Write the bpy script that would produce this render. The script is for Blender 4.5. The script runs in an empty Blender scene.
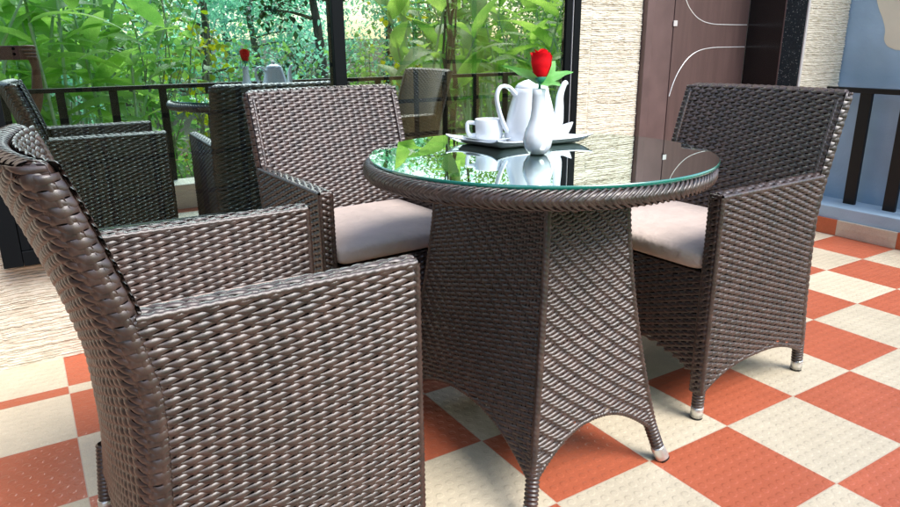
import bpy, bmesh, math, random
import numpy as np
from mathutils import Vector, Matrix
random.seed(7); rng = np.random.default_rng(7)
T = 0.30                     # one floor tile in metres
PI = math.pi
scene = bpy.context.scene
col = scene.collection

# ------------------------------------------------------------------ materials
def new_mat(name):
    m = bpy.data.materials.new(name); m.use_nodes = True
    nt = m.node_tree; nt.nodes.clear()
    out = nt.nodes.new('ShaderNodeOutputMaterial')
    return m, nt, out
def N(nt, t, **kw):
    n = nt.nodes.new(t)
    for k, v in kw.items():
        if k in n.inputs.keys(): n.inputs[k].default_value = v
        else: setattr(n, k, v)
    return n
def L(nt, a, b): nt.links.new(a, b)
def principled(name, color, rough=.5, metal=0, spec=.5, vary=0, vscale=30, bump=0, bscale=200, coat=0, color2=None, stretch=None, sheen=0):
    m, nt, out = new_mat(name)
    b = N(nt, 'ShaderNodeBsdfPrincipled'); L(nt, b.outputs[0], out.inputs[0])
    b.inputs['Base Color'].default_value = (*color, 1); b.inputs['Roughness'].default_value = rough
    b.inputs['Metallic'].default_value = metal; b.inputs['Specular IOR Level'].default_value = spec
    b.inputs['Coat Weight'].default_value = coat; b.inputs['Coat Roughness'].default_value = .15
    if sheen: b.inputs['Sheen Weight'].default_value = sheen
    tc = N(nt, 'ShaderNodeTexCoord'); src = tc.outputs['Object']
    if stretch:
        mp = N(nt, 'ShaderNodeMapping'); mp.inputs['Scale'].default_value = stretch
        L(nt, src, mp.inputs[0]); src = mp.outputs[0]
    if vary or color2:
        no = N(nt, 'ShaderNodeTexNoise', Scale=vscale, Detail=3.0); L(nt, src, no.inputs['Vector'])
        cr = N(nt, 'ShaderNodeValToRGB'); L(nt, no.outputs['Fac'], cr.inputs[0])
        c2 = color2 or tuple(min(1, c*(1+vary)) for c in color)
        c1 = color if color2 else tuple(c*(1-vary) for c in color)
        cr.color_ramp.elements[0].color = (*c1, 1); cr.color_ramp.elements[0].position = .35
        cr.color_ramp.elements[1].color = (*c2, 1); cr.color_ramp.elements[1].position = .65
        L(nt, cr.outputs[0], b.inputs['Base Color'])
    if bump:
        nb = N(nt, 'ShaderNodeTexNoise', Scale=bscale, Detail=4.0); L(nt, src, nb.inputs['Vector'])
        bp = N(nt, 'ShaderNodeBump', Strength=1.0, Distance=bump); L(nt, nb.outputs['Fac'], bp.inputs['Height'])
        L(nt, bp.outputs[0], b.inputs['Normal'])
    return m

M_rattan = principled('rattan', (.040, .0215, .0160), rough=.40, vary=.45, vscale=38, spec=1.0, coat=.0, bump=.0002, bscale=500, stretch=(1, 1, 1))
M_rattan_dark = principled('rattan_backing', (.008, .006, .005), rough=.7, spec=.1)
M_metal = principled('foot_metal', (.72, .72, .70), rough=.32, metal=.85, bump=.0002, bscale=300)
M_rubber = principled('foot_rubber', (.015, .015, .015), rough=.6)
M_cushion = principled('cushion_fabric', (.62, .50, .43), rough=.85, spec=.25, vary=.07, vscale=9, bump=.0060, bscale=26, sheen=.2)
M_ceramic = principled('white_ceramic', (.78, .82, .86), rough=.12, spec=.6, coat=.5)
M_black = principled('black_metal', (.004, .005, .006), rough=.4, spec=.3, bump=.0004, bscale=120)
M_frame = principled('window_frame_black', (.004, .005, .006), rough=.5, spec=.1)
M_railwood = principled('rail_dark', (.009, .008, .007), rough=.45, spec=.3, vary=.3, vscale=10)
M_blue = principled('blue_paint', (.33, .46, .58), rough=.75, spec=.3, vary=.13, vscale=3, bump=.0018, bscale=70)
M_cream = principled('cream_paint', (.72, .66, .52), rough=.75, spec=.3, vary=.04, vscale=6, bump=.001, bscale=90)
M_door = principled('door_brown', (.098, .060, .055), rough=.42, spec=.4, vary=.10, vscale=5, bump=.0005, bscale=60, stretch=(6, 6, .6))
M_doorblack = principled('door_black_gloss', (.010, .008, .008), rough=.16, spec=.6)
M_doorframe = principled('door_frame_brown', (.115, .072, .068), rough=.45, spec=.4, vary=.12, vscale=8)
M_chrome = principled('chrome_inlay', (.80, .80, .79), rough=.35, metal=.45)
M_trim = principled('white_trim', (.50, .48, .47), rough=.5)
M_skin = principled('skin', (.20, .105, .07), rough=.5, vary=.08, vscale=20)
M_shirt = principled('shirt_cloth', (.16, .20, .26), rough=.85, vary=.08, vscale=30)
M_trouser = principled('trouser_cloth', (.03, .035, .05), rough=.85)
M_hair = principled('hair', (.008, .006, .005), rough=.5)
M_phone = principled('phone_case', (.11, .035, .035), rough=.35, coat=.3)
M_lens = principled('phone_lens', (.005, .005, .007), rough=.1)
M_soil = principled('garden_soil', (.07, .10, .03), rough=.95, color2=(.10, .07, .04), vscale=1.2, bump=.03, bscale=9)
M_bark = principled('bark', (.16, .12, .085), rough=.9, vary=.4, vscale=14, bump=.006, bscale=30, stretch=(2, 2, .5))
M_twig = principled('pale_twig', (.34, .31, .24), rough=.8, vary=.3, vscale=30)
M_stem = principled('green_stem', (.42, .60, .34), rough=.5, vary=.25, vscale=6)
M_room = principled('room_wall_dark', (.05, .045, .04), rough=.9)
M_curtain = principled('curtain_cloth', (.66, .52, .30), rough=.9, vary=.2, vscale=5, color2=(.52, .40, .22))
M_red = principled('rose_red', (.75, .003, .010), rough=.6, spec=.2, vary=.15, vscale=60)
M_redfl = principled('flower_red', (.70, .03, .02), rough=.6, vary=.2, vscale=30)
M_pinkfl = principled('flower_coral', (.75, .22, .16), rough=.6, vary=.3, vscale=40)

def leaf_mat(name, c1, c2, trans=.5, scale=3., rough=.45, tcol=None):
    m, nt, out = new_mat(name)
    tc = N(nt, 'ShaderNodeTexCoord'); no = N(nt, 'ShaderNodeTexNoise', Scale=scale, Detail=2.0)
    L(nt, tc.outputs['Object'], no.inputs['Vector'])
    cr = N(nt, 'ShaderNodeValToRGB'); cr.color_ramp.elements[0].position = .36; cr.color_ramp.elements[1].position = .64
    cr.color_ramp.elements[0].color = (*c1, 1); cr.color_ramp.elements[1].color = (*c2, 1)
    L(nt, no.outputs['Fac'], cr.inputs[0])
    b = N(nt, 'ShaderNodeBsdfPrincipled', Roughness=rough); L(nt, cr.outputs[0], b.inputs['Base Color'])
    b.inputs['Specular IOR Level'].default_value = .35
    t = N(nt, 'ShaderNodeBsdfTranslucent')
    mx = N(nt, 'ShaderNodeMix', data_type='RGBA'); mx.blend_type = 'MULTIPLY'; mx.inputs[0].default_value = 1
    L(nt, cr.outputs[0], mx.inputs[6]); mx.inputs[7].default_value = (2.6, 2.3, 1.0, 1) if tcol is None else (*tcol, 1)
    L(nt, mx.outputs[2], t.inputs[0])
    ms = N(nt, 'ShaderNodeMixShader'); ms.inputs[0].default_value = trans
    L(nt, b.outputs[0], ms.inputs[1]); L(nt, t.outputs[0], ms.inputs[2]); L(nt, ms.outputs[0], out.inputs[0])
    return m
M_leaf_broad = leaf_mat('leaf_broad', (.15, .32, .09), (.42, .62, .20), .5, 2.5, tcol=(1.9, 1.9, 1.1))
M_leaf_yellow = leaf_mat('leaf_yellow', (.16, .26, .015), (.28, .30, .02), .5, 4.)
M_leaf_shrub = leaf_mat('leaf_shrub', (.12, .28, .10), (.34, .52, .18), .5, 5., tcol=(1.8, 1.9, 1.1))
M_leaf_haze = leaf_mat('leaf_far_haze', (.20, .44, .40), (.42, .68, .62), .5, 1.2, tcol=(2.0, 2.2, 1.5))  # distance haze mixed into the leaf colour as a pale cyan
M_leaf_dark = leaf_mat('leaf_dark', (.012, .05, .028), (.03, .10, .05), .35, 2.)
M_leaf_rose = leaf_mat('rose_leaf', (.14, .46, .10), (.26, .62, .20), .3, 30., tcol=(1.5, 1.5, 1.))
M_rose_green = principled('rose_calyx', (.03, .22, .14), rough=.5)

def glass_window(name, fac, refl=(.76, .95, .97), tr=(.75, .78, .72)):
    m, nt, out = new_mat(name)
    g = N(nt, 'ShaderNodeBsdfGlossy', Roughness=0.0); g.inputs['Color'].default_value = (*refl, 1)
    t = N(nt, 'ShaderNodeBsdfTransparent'); t.inputs[0].default_value = (*tr, 1)
    lw = N(nt, 'ShaderNodeLayerWeight', Blend=.25)
    mr = N(nt, 'ShaderNodeMapRange'); mr.inputs['To Min'].default_value = fac; mr.inputs['To Max'].default_value = 1.0
    L(nt, lw.outputs['Fresnel'], mr.inputs['Value'])
    ms = N(nt, 'ShaderNodeMixShader'); L(nt, mr.outputs[0], ms.inputs[0])
    L(nt, t.outputs[0], ms.inputs[1]); L(nt, g.outputs[0], ms.inputs[2]); L(nt, ms.outputs[0], out.inputs[0])
    return m
M_pane = glass_window('window_glass_tinted', .54)
M_pane2 = glass_window('window_glass_clear', .38, refl=(.82, .90, .84), tr=(.95, .95, .88))
def table_glass():
    m, nt, out = new_mat('table_glass')
    g = N(nt, 'ShaderNodeBsdfGlossy', Roughness=0.0); g.inputs['Color'].default_value = (.86, .97, .95, 1)
    t = N(nt, 'ShaderNodeBsdfTransparent'); t.inputs[0].default_value = (.62, .80, .74, 1)
    fr = N(nt, 'ShaderNodeFresnel', IOR=1.85)
    ms = N(nt, 'ShaderNodeMixShader'); L(nt, fr.outputs[0], ms.inputs[0])
    L(nt, t.outputs[0], ms.inputs[1]); L(nt, g.outputs[0], ms.inputs[2]); L(nt, ms.outputs[0], out.inputs[0])
    return m
M_tglass = table_glass()
M_gedge = principled('glass_edge_green', (.01, .16, .12), rough=.08, spec=.8, coat=1)

def granite():
    m, nt, out = new_mat('dark_granite')
    b = N(nt, 'ShaderNodeBsdfPrincipled', Roughness=.25); L(nt, b.outputs[0], out.inputs[0])
    tc = N(nt, 'ShaderNodeTexCoord'); v = N(nt, 'ShaderNodeTexVoronoi', Scale=260.0); L(nt, tc.outputs['Object'], v.inputs['Vector'])
    no = N(nt, 'ShaderNodeTexNoise', Scale=150.0); L(nt, tc.outputs['Object'], no.inputs['Vector'])
    cr = N(nt, 'ShaderNodeValToRGB'); L(nt, v.outputs['Color'], cr.inputs[0])
    e = cr.color_ramp.elements; e[0].color = (.008, .018, .024, 1); e[1].color = (.30, .34, .33, 1); e[0].position = .55; e[1].position = .98
    mid = cr.color_ramp.elements.new(.82); mid.color = (.018, .035, .042, 1)
    L(nt, cr.outputs[0], b.inputs['Base Color'])
    return m
M_granite = granite()

def stone():
    m, nt, out = new_mat('split_stone')
    b = N(nt, 'ShaderNodeBsdfPrincipled', Roughness=.9); L(nt, b.outputs[0], out.inputs[0]); b.inputs['Specular IOR Level'].default_value = .2
    tc = N(nt, 'ShaderNodeTexCoord'); mp = N(nt, 'ShaderNodeMapping'); mp.inputs['Scale'].default_value = (22, 22, 110)
    L(nt, tc.outputs['Object'], mp.inputs[0])
    no = N(nt, 'ShaderNodeTexNoise', Scale=1.0, Detail=4.0); L(nt, mp.outputs[0], no.inputs['Vector'])
    cr = N(nt, 'ShaderNodeValToRGB'); L(nt, no.outputs['Fac'], cr.inputs[0]); e = cr.color_ramp.elements
    e[0].color = (.48, .42, .32, 1); e[0].position = .25; e[1].color = (.66, .61, .51, 1); e[1].position = .55
    L(nt, cr.outputs[0], b.inputs['Base Color'])
    nb = N(nt, 'ShaderNodeTexNoise', Scale=260.0, Detail=3.0); L(nt, tc.outputs['Object'], nb.inputs['Vector'])
    bp = N(nt, 'ShaderNodeBump', Strength=.7, Distance=.0012); L(nt, nb.outputs['Fac'], bp.inputs['Height']); L(nt, bp.outputs[0], b.inputs['Normal'])
    return m
M_stone = stone()

def tile_mat(name, vertical=False):
    """checkered anti-slip ceramic: world coordinates in tile units"""
    m, nt, out = new_mat(name)
    b = N(nt, 'ShaderNodeBsdfPrincipled'); L(nt, b.outputs[0], out.inputs[0]); b.inputs['Specular IOR Level'].default_value = .45
    geo = N(nt, 'ShaderNodeNewGeometry')
    sc = N(nt, 'ShaderNodeVectorMath', operation='SCALE'); sc.inputs['Scale'].default_value = 1/T
    L(nt, geo.outputs['Position'], sc.inputs[0])
    sp = N(nt, 'ShaderNodeSeparateXYZ'); L(nt, sc.outputs[0], sp.inputs[0])
    def mt(op, a, b_=None):
        n = N(nt, 'ShaderNodeMath', operation=op)
        for i, v in enumerate((a, b_)):
            if v is None: continue
            if isinstance(v, (int, float)): n.inputs[i].default_value = v
            else: L(nt, v, n.inputs[i])
        return n.outputs[0]
    X, Y, Z = sp.outputs
    # rows beyond y = 4.13 belong to the cut border row beside the wall
    yb = mt('GREATER_THAN', Y, 4.13)
    b3 = mt('GREATER_THAN', Y, 3.945)
    fx = mt('FLOOR', X); fy0 = mt('MINIMUM', mt('FLOOR', Y), 3.0)
    fy = mt('ADD', mt('ADD', fy0, b3), yb)
    if vertical: fx = 8.0 ; 
    par = mt('MODULO', mt('ADD', mt('ADD', fx, fy), 100.0), 2.0)
    if vertical: par = mt('MODULO', mt('ADD', fy, 100.0), 2.0)
    red = mt('GREATER_THAN', par, .5)
    # grout
    def edge(v, per=1.0):
        f = mt('FRACT', v); return mt('MINIMUM', f, mt('SUBTRACT', 1.0, f))
    ex = edge(X); ey = edge(Y)
    if vertical: ex = 0.5
    else: pass
    dmin = mt('MINIMUM', ex, mt('MINIMUM', mt('ADD', ey, mt('MULTIPLY', b3, 1.0)), mt('MINIMUM', mt('ABSOLUTE', mt('SUBTRACT', Y, 4.13)), mt('ABSOLUTE', mt('SUBTRACT', Y, 3.945)))))
    grout = mt('LESS_THAN', dmin, .0038)
    # studs: staggered grid of low domes
    n = 10.0
    xs = mt('MULTIPLY', X, n); ys = mt('MULTIPLY', Z if vertical else Y, n)
    ys2 = mt('MULTIPLY', Y, n) if vertical else ys
    row = mt('FLOOR', ys)
    off = mt('MULTIPLY', mt('MODULO', mt('ADD', row, 100.0), 2.0), .5)
    u = mt('SUBTRACT', mt('FRACT', mt('ADD', ys2 if vertical else xs, off)), .5); v = mt('SUBTRACT', mt('FRACT', ys), .5)
    r = mt('SQRT', mt('ADD', mt('MULTIPLY', u, u), mt('MULTIPLY', v, v)))
    dome = N(nt, 'ShaderNodeMapRange', interpolation_type='SMOOTHSTEP'); L(nt, r, dome.inputs['Value'])
    dome.inputs['From Min'].default_value = .36; dome.inputs['From Max'].default_value = .22; dome.inputs['To Min'].default_value = 0; dome.inputs['To Max'].default_value = 1
    # colours
    tc = N(nt, 'ShaderNodeTexCoord'); no = N(nt, 'ShaderNodeTexNoise', Scale=4.0, Detail=4.0); L(nt, tc.outputs['Object'], no.inputs['Vector'])
    fine = N(nt, 'ShaderNodeTexNoise', Scale=320.0, Detail=2.0); L(nt, tc.outputs['Object'], fine.inputs['Vector'])
    def ramp(c1, c2, fac=no.outputs['Fac']):
        mx = N(nt, 'ShaderNodeMix', data_type='RGBA'); L(nt, fac, mx.inputs[0]); mx.inputs[6].default_value = (*c1, 1); mx.inputs[7].default_value = (*c2, 1); return mx.outputs[2]
    if vertical: cr_, cc = ramp((.46, .095, .035), (.56, .14, .055)), ramp((.56, .49, .38), (.66, .60, .48))
    else: cr_, cc = ramp((.47, .112, .052), (.60, .160, .080)), ramp((.66, .565, .41), (.78, .69, .52))
    mx = N(nt, 'ShaderNodeMix', data_type='RGBA'); L(nt, red, mx.inputs[0]); L(nt, cc, mx.inputs[6]); L(nt, cr_, mx.inputs[7])
    # faint grime speckle
    sp2 = N(nt, 'ShaderNodeMapRange'); L(nt, fine.outputs['Fac'], sp2.inputs['Value']); sp2.inputs['From Min'].default_value = .3; sp2.inputs['From Max'].default_value = .6; sp2.inputs['To Min'].default_value = .86; sp2.inputs['To Max'].default_value = 1.0
    wn_ = N(nt, 'ShaderNodeTexWhiteNoise'); cxy = N(nt, 'ShaderNodeCombineXYZ'); L(nt, mt('FLOOR', X), cxy.inputs[0]); L(nt, fy, cxy.inputs[1]); L(nt, cxy.outputs[0], wn_.inputs['Vector'])
    tv = N(nt, 'ShaderNodeMapRange'); L(nt, wn_.outputs['Value'], tv.inputs['Value']); tv.inputs['To Min'].default_value = .88; tv.inputs['To Max'].default_value = 1.04
    big = N(nt, 'ShaderNodeTexNoise', Scale=11.0, Detail=6.0, Roughness=.7); L(nt, tc.outputs['Object'], big.inputs['Vector'])
    bv = N(nt, 'ShaderNodeMapRange'); L(nt, big.outputs['Fac'], bv.inputs['Value']); bv.inputs['From Min'].default_value = .3; bv.inputs['From Max'].default_value = .6; bv.inputs['To Min'].default_value = .90; bv.inputs['To Max'].default_value = 1.0
    var = mt('MULTIPLY', mt('MULTIPLY', tv.outputs[0], bv.outputs[0]), sp2.outputs[0])
    mm = N(nt, 'ShaderNodeMix', data_type='RGBA'); mm.blend_type = 'MULTIPLY'; mm.inputs[0].default_value = 1; L(nt, mx.outputs[2], mm.inputs[6])
    cmb = N(nt, 'ShaderNodeCombineColor')
    for i in range(3): L(nt, var, cmb.inputs[i])
    L(nt, cmb.outputs[0], mm.inputs[7])
    mg = N(nt, 'ShaderNodeMix', data_type='RGBA'); L(nt, grout, mg.inputs[0]); L(nt, mm.outputs[2], mg.inputs[6]); mg.inputs[7].default_value = (.58, .44, .34, 1)
    L(nt, mg.outputs[2], b.inputs['Base Color'])
    rr = N(nt, 'ShaderNodeMapRange'); L(nt, no.outputs['Fac'], rr.inputs['Value']); rr.inputs['To Min'].default_value = .28; rr.inputs['To Max'].default_value = .52
    L(nt, rr.outputs[0], b.inputs['Roughness'])
    hh = mt('ADD', mt('SUBTRACT', dome.outputs[0], mt('MULTIPLY', grout, 1.2)), mt('MULTIPLY', fine.outputs['Fac'], .12))
    bp = N(nt, 'ShaderNodeBump', Strength=1.0, Distance=.0008); L(nt, hh, bp.inputs['Height']); L(nt, bp.outputs[0], b.inputs['Normal'])
    return m
M_tile = tile_mat('checker_tile'); M_skirt = tile_mat('skirting_tile', True)

# ------------------------------------------------------------------ mesh helpers
def frames(P, d):
    """parallel-transported normals along a path"""
    m = len(P); U = np.zeros((m, 3)); a = np.eye(3)[np.argmin(np.abs(d[0]))]
    u = np.cross(d[0], a); u /= np.linalg.norm(u)
    for i in range(m):
        u = u - d[i]*np.dot(u, d[i]); u /= np.linalg.norm(u) + 1e-9; U[i] = u
    return U
class MB:
    """collects vertices and faces (numpy) for one mesh"""
    def __init__(s): s.v = []; s.f = []; s.n = 0; s.mi = []
    def add(s, V, F, mi=0):
        V = np.asarray(V, float).reshape(-1, 3); F = np.asarray(F, int)
        s.v.append(V); s.f.append(F + s.n); s.n += len(V); s.mi.append(np.full(len(F), mi))
    def grid(s, V, closed_u=False, mi=0, keep=None, flip=False):
        nu, nv = V.shape[:2]
        idx = np.arange(nu*nv).reshape(nu, nv)
        if closed_u: idx = np.vstack([idx, idx[:1]])
        F = np.stack([idx[:-1, :-1], idx[1:, :-1], idx[1:, 1:], idx[:-1, 1:]], -1)
        if keep is not None: F = F[keep]
        F = F.reshape(-1, 4)
        if flip: F = F[:, ::-1]
        s.add(V.reshape(-1, 3), F, mi)
    def box(s, x0, x1, y0, y1, z0, z1, mi=0, M=None):
        V = np.array([[x, y, z] for x in (x0, x1) for y in (y0, y1) for z in (z0, z1)], float)
        if M is not None: V = V @ np.array(M.to_3x3()).T + np.array(M.translation)
        s.add(V, [[0, 1, 3, 2], [4, 6, 7, 5], [0, 4, 5, 1], [2, 3, 7, 6], [0, 2, 6, 4], [1, 5, 7, 3]], mi)
    def tube(s, path, rad, n=8, mi=0, caps=True, flat=1.0, rip=None):
        P = np.asarray(path, float); m = len(P); R = np.broadcast_to(np.asarray(rad, float), (m,))
        d = np.gradient(P, axis=0); d /= np.linalg.norm(d, axis=1, keepdims=True) + 1e-9
        u = frames(P, d)
        w = np.cross(d, u)
        th = np.linspace(0, 2*PI, n, endpoint=False)
        V = P[None] + (np.cos(th)[:, None, None]*u[None] + flat*np.sin(th)[:, None, None]*w[None])*R[None, :, None]
        s.grid(V, closed_u=True, mi=mi)
        if caps:
            ring0 = V[:, 0]; ring1 = V[:, -1]
            s.add(np.vstack([ring0, P[:1]]), [[i, (i+1) % n, n, n] for i in range(n)], mi)
            s.add(np.vstack([ring1, P[-1:]]), [[(i+1) % n, i, n, n] for i in range(n)], mi)
    def lathe(s, prof, n=40, c=(0, 0, 0), mi=0):
        pr = np.asarray(prof, float); th = np.linspace(0, 2*PI, n, endpoint=False)
        V = np.stack([np.cos(th)[:, None]*pr[None, :, 0] + c[0], np.sin(th)[:, None]*pr[None, :, 0] + c[1], np.broadcast_to(pr[None, :, 1] + c[2], (n, len(pr)))], -1)
        s.grid(V, closed_u=True, mi=mi)
    def mesh(s, name, mats, smooth=True, auto=None):
        V = np.vstack(s.v); F = np.vstack(s.f) if len({f.shape[1] for f in s.f}) == 1 else None
        me = bpy.data.meshes.new(name)
        if F is not None and F.shape[1] == 4:
            tri = F[:, 2] == F[:, 3]
            cnt = np.where(tri, 3, 4); mi = np.concatenate(s.mi)
            loops = F.ravel()[np.column_stack([np.ones((len(F), 3), bool), ~tri]).ravel()]
            me.vertices.add(len(V)); me.vertices.foreach_set('co', V.ravel())
            me.loops.add(len(loops)); me.loops.foreach_set('vertex_index', loops.astype(np.int32))
            me.polygons.add(len(F)); st = np.concatenate([[0], np.cumsum(cnt)[:-1]])
            me.polygons.foreach_set('loop_start', st.astype(np.int32)); me.polygons.foreach_set('loop_total', cnt.astype(np.int32))
            me.polygons.foreach_set('material_index', mi.astype(np.int32))
            me.update(calc_edges=True)
        else:
            fl = [tuple(f) for a in s.f for f in a]
            me.from_pydata([tuple(v) for v in V], [], fl)
            me.polygons.foreach_set('material_index', np.concatenate(s.mi).astype(np.int32))
        for m in (mats if isinstance(mats, (list, tuple)) else [mats]): me.materials.append(m)
        me.polygons.foreach_set('use_smooth', np.full(len(me.polygons), smooth))
        if auto:
            pass
        me.update()
        return me
    def build(s, name, mats, parent=None, smooth=True, bevel=0, label=None):
        me = s.mesh(name, mats, smooth)
        o = bpy.data.objects.new(name, me); col.objects.link(o)
        if parent is not None: o.parent = parent
        if bevel:
            b = o.modifiers.new('bevel', 'BEVEL'); b.width = bevel; b.segments = 3; b.limit_method = 'ANGLE'
        if label: o['label'] = label
        return o

def thing(name, label, cat, loc=(0, 0, 0), rz=0, group=None):
    o = bpy.data.objects.new(name, None); col.objects.link(o)
    o.empty_display_size = .1
    o.location = loc; o.rotation_euler = (0, 0, rz); o['label'] = label; o['category'] = cat
    if group: o['group'] = group
    return o
def tag(o, label, cat, group=None, kind=None):
    o['label'] = label; o['category'] = cat
    if group: o['group'] = group
    if kind: o['kind'] = kind
    return o
def struct(o, label=None, cat=None):
    o['kind'] = 'structure'
    if label: o['label'] = label
    if cat: o['category'] = cat
    return o
def t3(x, y, z=0): return (x*T, y*T, z*T)

# ------------------------------------------------------------------ weaving
def weave(mb, P, S, H, pc, pr, pat='plain', side=1, A=.0018, mask=None, wf=1.34, th=.0021, hs=5, backing=True, roff=0, stake_w=.62, curve_t=True, jit=.35, taper=.25, tilt=.0010):
    """woven strands laid on the surface P(s,t), s in 0..S, t in 0..H (metres); real raised strands over a dark backing"""
    ncol = max(2, int(round(S/pc))); nrow = max(2, int(round(H/pr))); pc = S/ncol; pr = H/nrow
    eps = 1e-4
    def surf(s, t):
        p = P(s, t); ps = P(s+eps, t)-P(s-eps, t); pt = P(s, t+eps)-P(s, t-eps)
        n = np.cross(ps, pt); n /= np.linalg.norm(n, axis=-1, keepdims=True) + 1e-12
        return p, n*side
    ns = ncol*hs + 1
    s = np.linspace(0, S, ns)[None, :, None]
    r = np.arange(nrow)[:, None, None]
    jt = rng.normal(0, pr*.05, (nrow, 1, 1))
    x = s/pc
    if pat == 'plain':
        c = np.cos(PI*(x-.5) + PI*(r+roff)); f = np.sign(c)*np.abs(c)**.8; wid = 1 - taper + taper*c
        lean = .16*pr*np.sin(PI*(x-.5) + PI*(r+roff))
    elif pat == 'twill':
        ph = 2*PI*(x - (r+roff) - 1.5)/4; c = np.cos(ph); f = np.clip(1.5*c+.55, -1, 1); wid = .86 + .14*np.clip(c+.4, -1, 1)
        lean = .22*pr*np.sin(ph)
    else:   # twill, other hand
        ph = 2*PI*(x + (r+roff) - 1.5)/4; c = np.cos(ph); f = np.clip(1.5*c+.55, -1, 1); wid = .86 + .14*np.clip(c+.4, -1, 1)
        lean = .22*pr*np.sin(ph)
    q = np.array([-1, -.72, 0, .72, 1.])[None, None, :]
    # each float gets its own slight height and tilt
    cell = np.floor(x).astype(int)
    hj = rng.normal(0, A*jit*.45, (nrow, ncol+2))[r[:, :, 0], cell[:, :, 0]][:, :, None] if jit else 0
    t = (r+.5)*pr + jt + lean + q*pr*.5*wf*wid
    h = A*f + th*(1-np.abs(q)**3)**.6 - tilt*q*np.clip(.4+f, 0, 1) + np.where(f > 0, hj*np.clip(f, 0, 1), 0)
    S3 = np.broadcast_to(s, t.shape); tt = np.clip(t, 0.0005, H-.0005)
    p, n = surf(S3, tt)
    V = p + n*(h[..., None] + A + .0005)
    keep = None
    if mask is not None:
        inm = mask(S3, tt)
        keep = inm[:, :-1, 2] & inm[:, 1:, 2]
    for i in range(nrow):
        k = None if keep is None else np.repeat(keep[i][:, None], 4, 1)
        mb.grid(V[i], keep=k, flip=side < 0)
    # stakes
    nt = max(3, int(H/.012)); tS = np.linspace(0.001, H-.001, nt)[None, :, None]
    cs = (np.arange(ncol)+.5)[:, None, None]*pc
    ss = cs + q*stake_w*.5*min(pc, .011); t2 = np.broadcast_to(tS, (ncol, nt, 5)); ss = np.broadcast_to(ss, (ncol, nt, 5))
    p, n = surf(ss, t2); V = p + n*(th*.9*(1-q**2)**.5 + A*.9 + .0005)[..., None]
    if mask is not None:
        inm = mask(ss, t2)[:, :, 2]; keep = inm[:, :-1] & inm[:, 1:]
    for i in range(ncol):
        k = None if mask is None else np.repeat(keep[i][:, None], 4, 1)
        mb.grid(V[i], keep=k, flip=side > 0)
    if backing:
        nu, nv = max(4, ncol), max(6, nrow//2)
        a, b = np.meshgrid(np.linspace(0, S, nu), np.linspace(0, H, nv), indexing='ij')
        p, n = surf(a, b)
        k = None
        if mask is not None:
            im = mask(a, b); k = im[:-1, :-1] & im[1:, :-1] & im[1:, 1:] & im[:-1, 1:]
        mb.grid(p - n*.0006, mi=1, keep=k, flip=side < 0)

def cord(mb, path, r=.0055, pitch=.0082, skew=.5, n=8):
    """edge bound with wrapped strands: a rippled tube"""
    P = np.asarray(path, float); d = np.linalg.norm(np.diff(P, axis=0), axis=1); cum = np.concatenate([[0], np.cumsum(d)])
    m = max(4, int(cum[-1]/pitch*5)); u = np.linspace(0, cum[-1], m)
    Q = np.stack([np.interp(u, cum, P[:, k]) for k in range(3)], 1)
    dd = np.gradient(Q, axis=0); dd /= np.linalg.norm(dd, axis=1, keepdims=True)
    uu = frames(Q, dd); w = np.cross(dd, uu)
    th = np.linspace(0, 2*PI, n, endpoint=False)[:, None]
    rr = r*(.80 + .26*np.abs(np.sin(PI*u/pitch + skew*th)))
    V = Q[None] + (np.cos(th)[..., None]*uu[None] + np.sin(th)[..., None]*w[None])*rr[..., None]
    mb.grid(V, closed_u=True)

RM = [M_rattan, M_rattan_dark]

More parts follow.
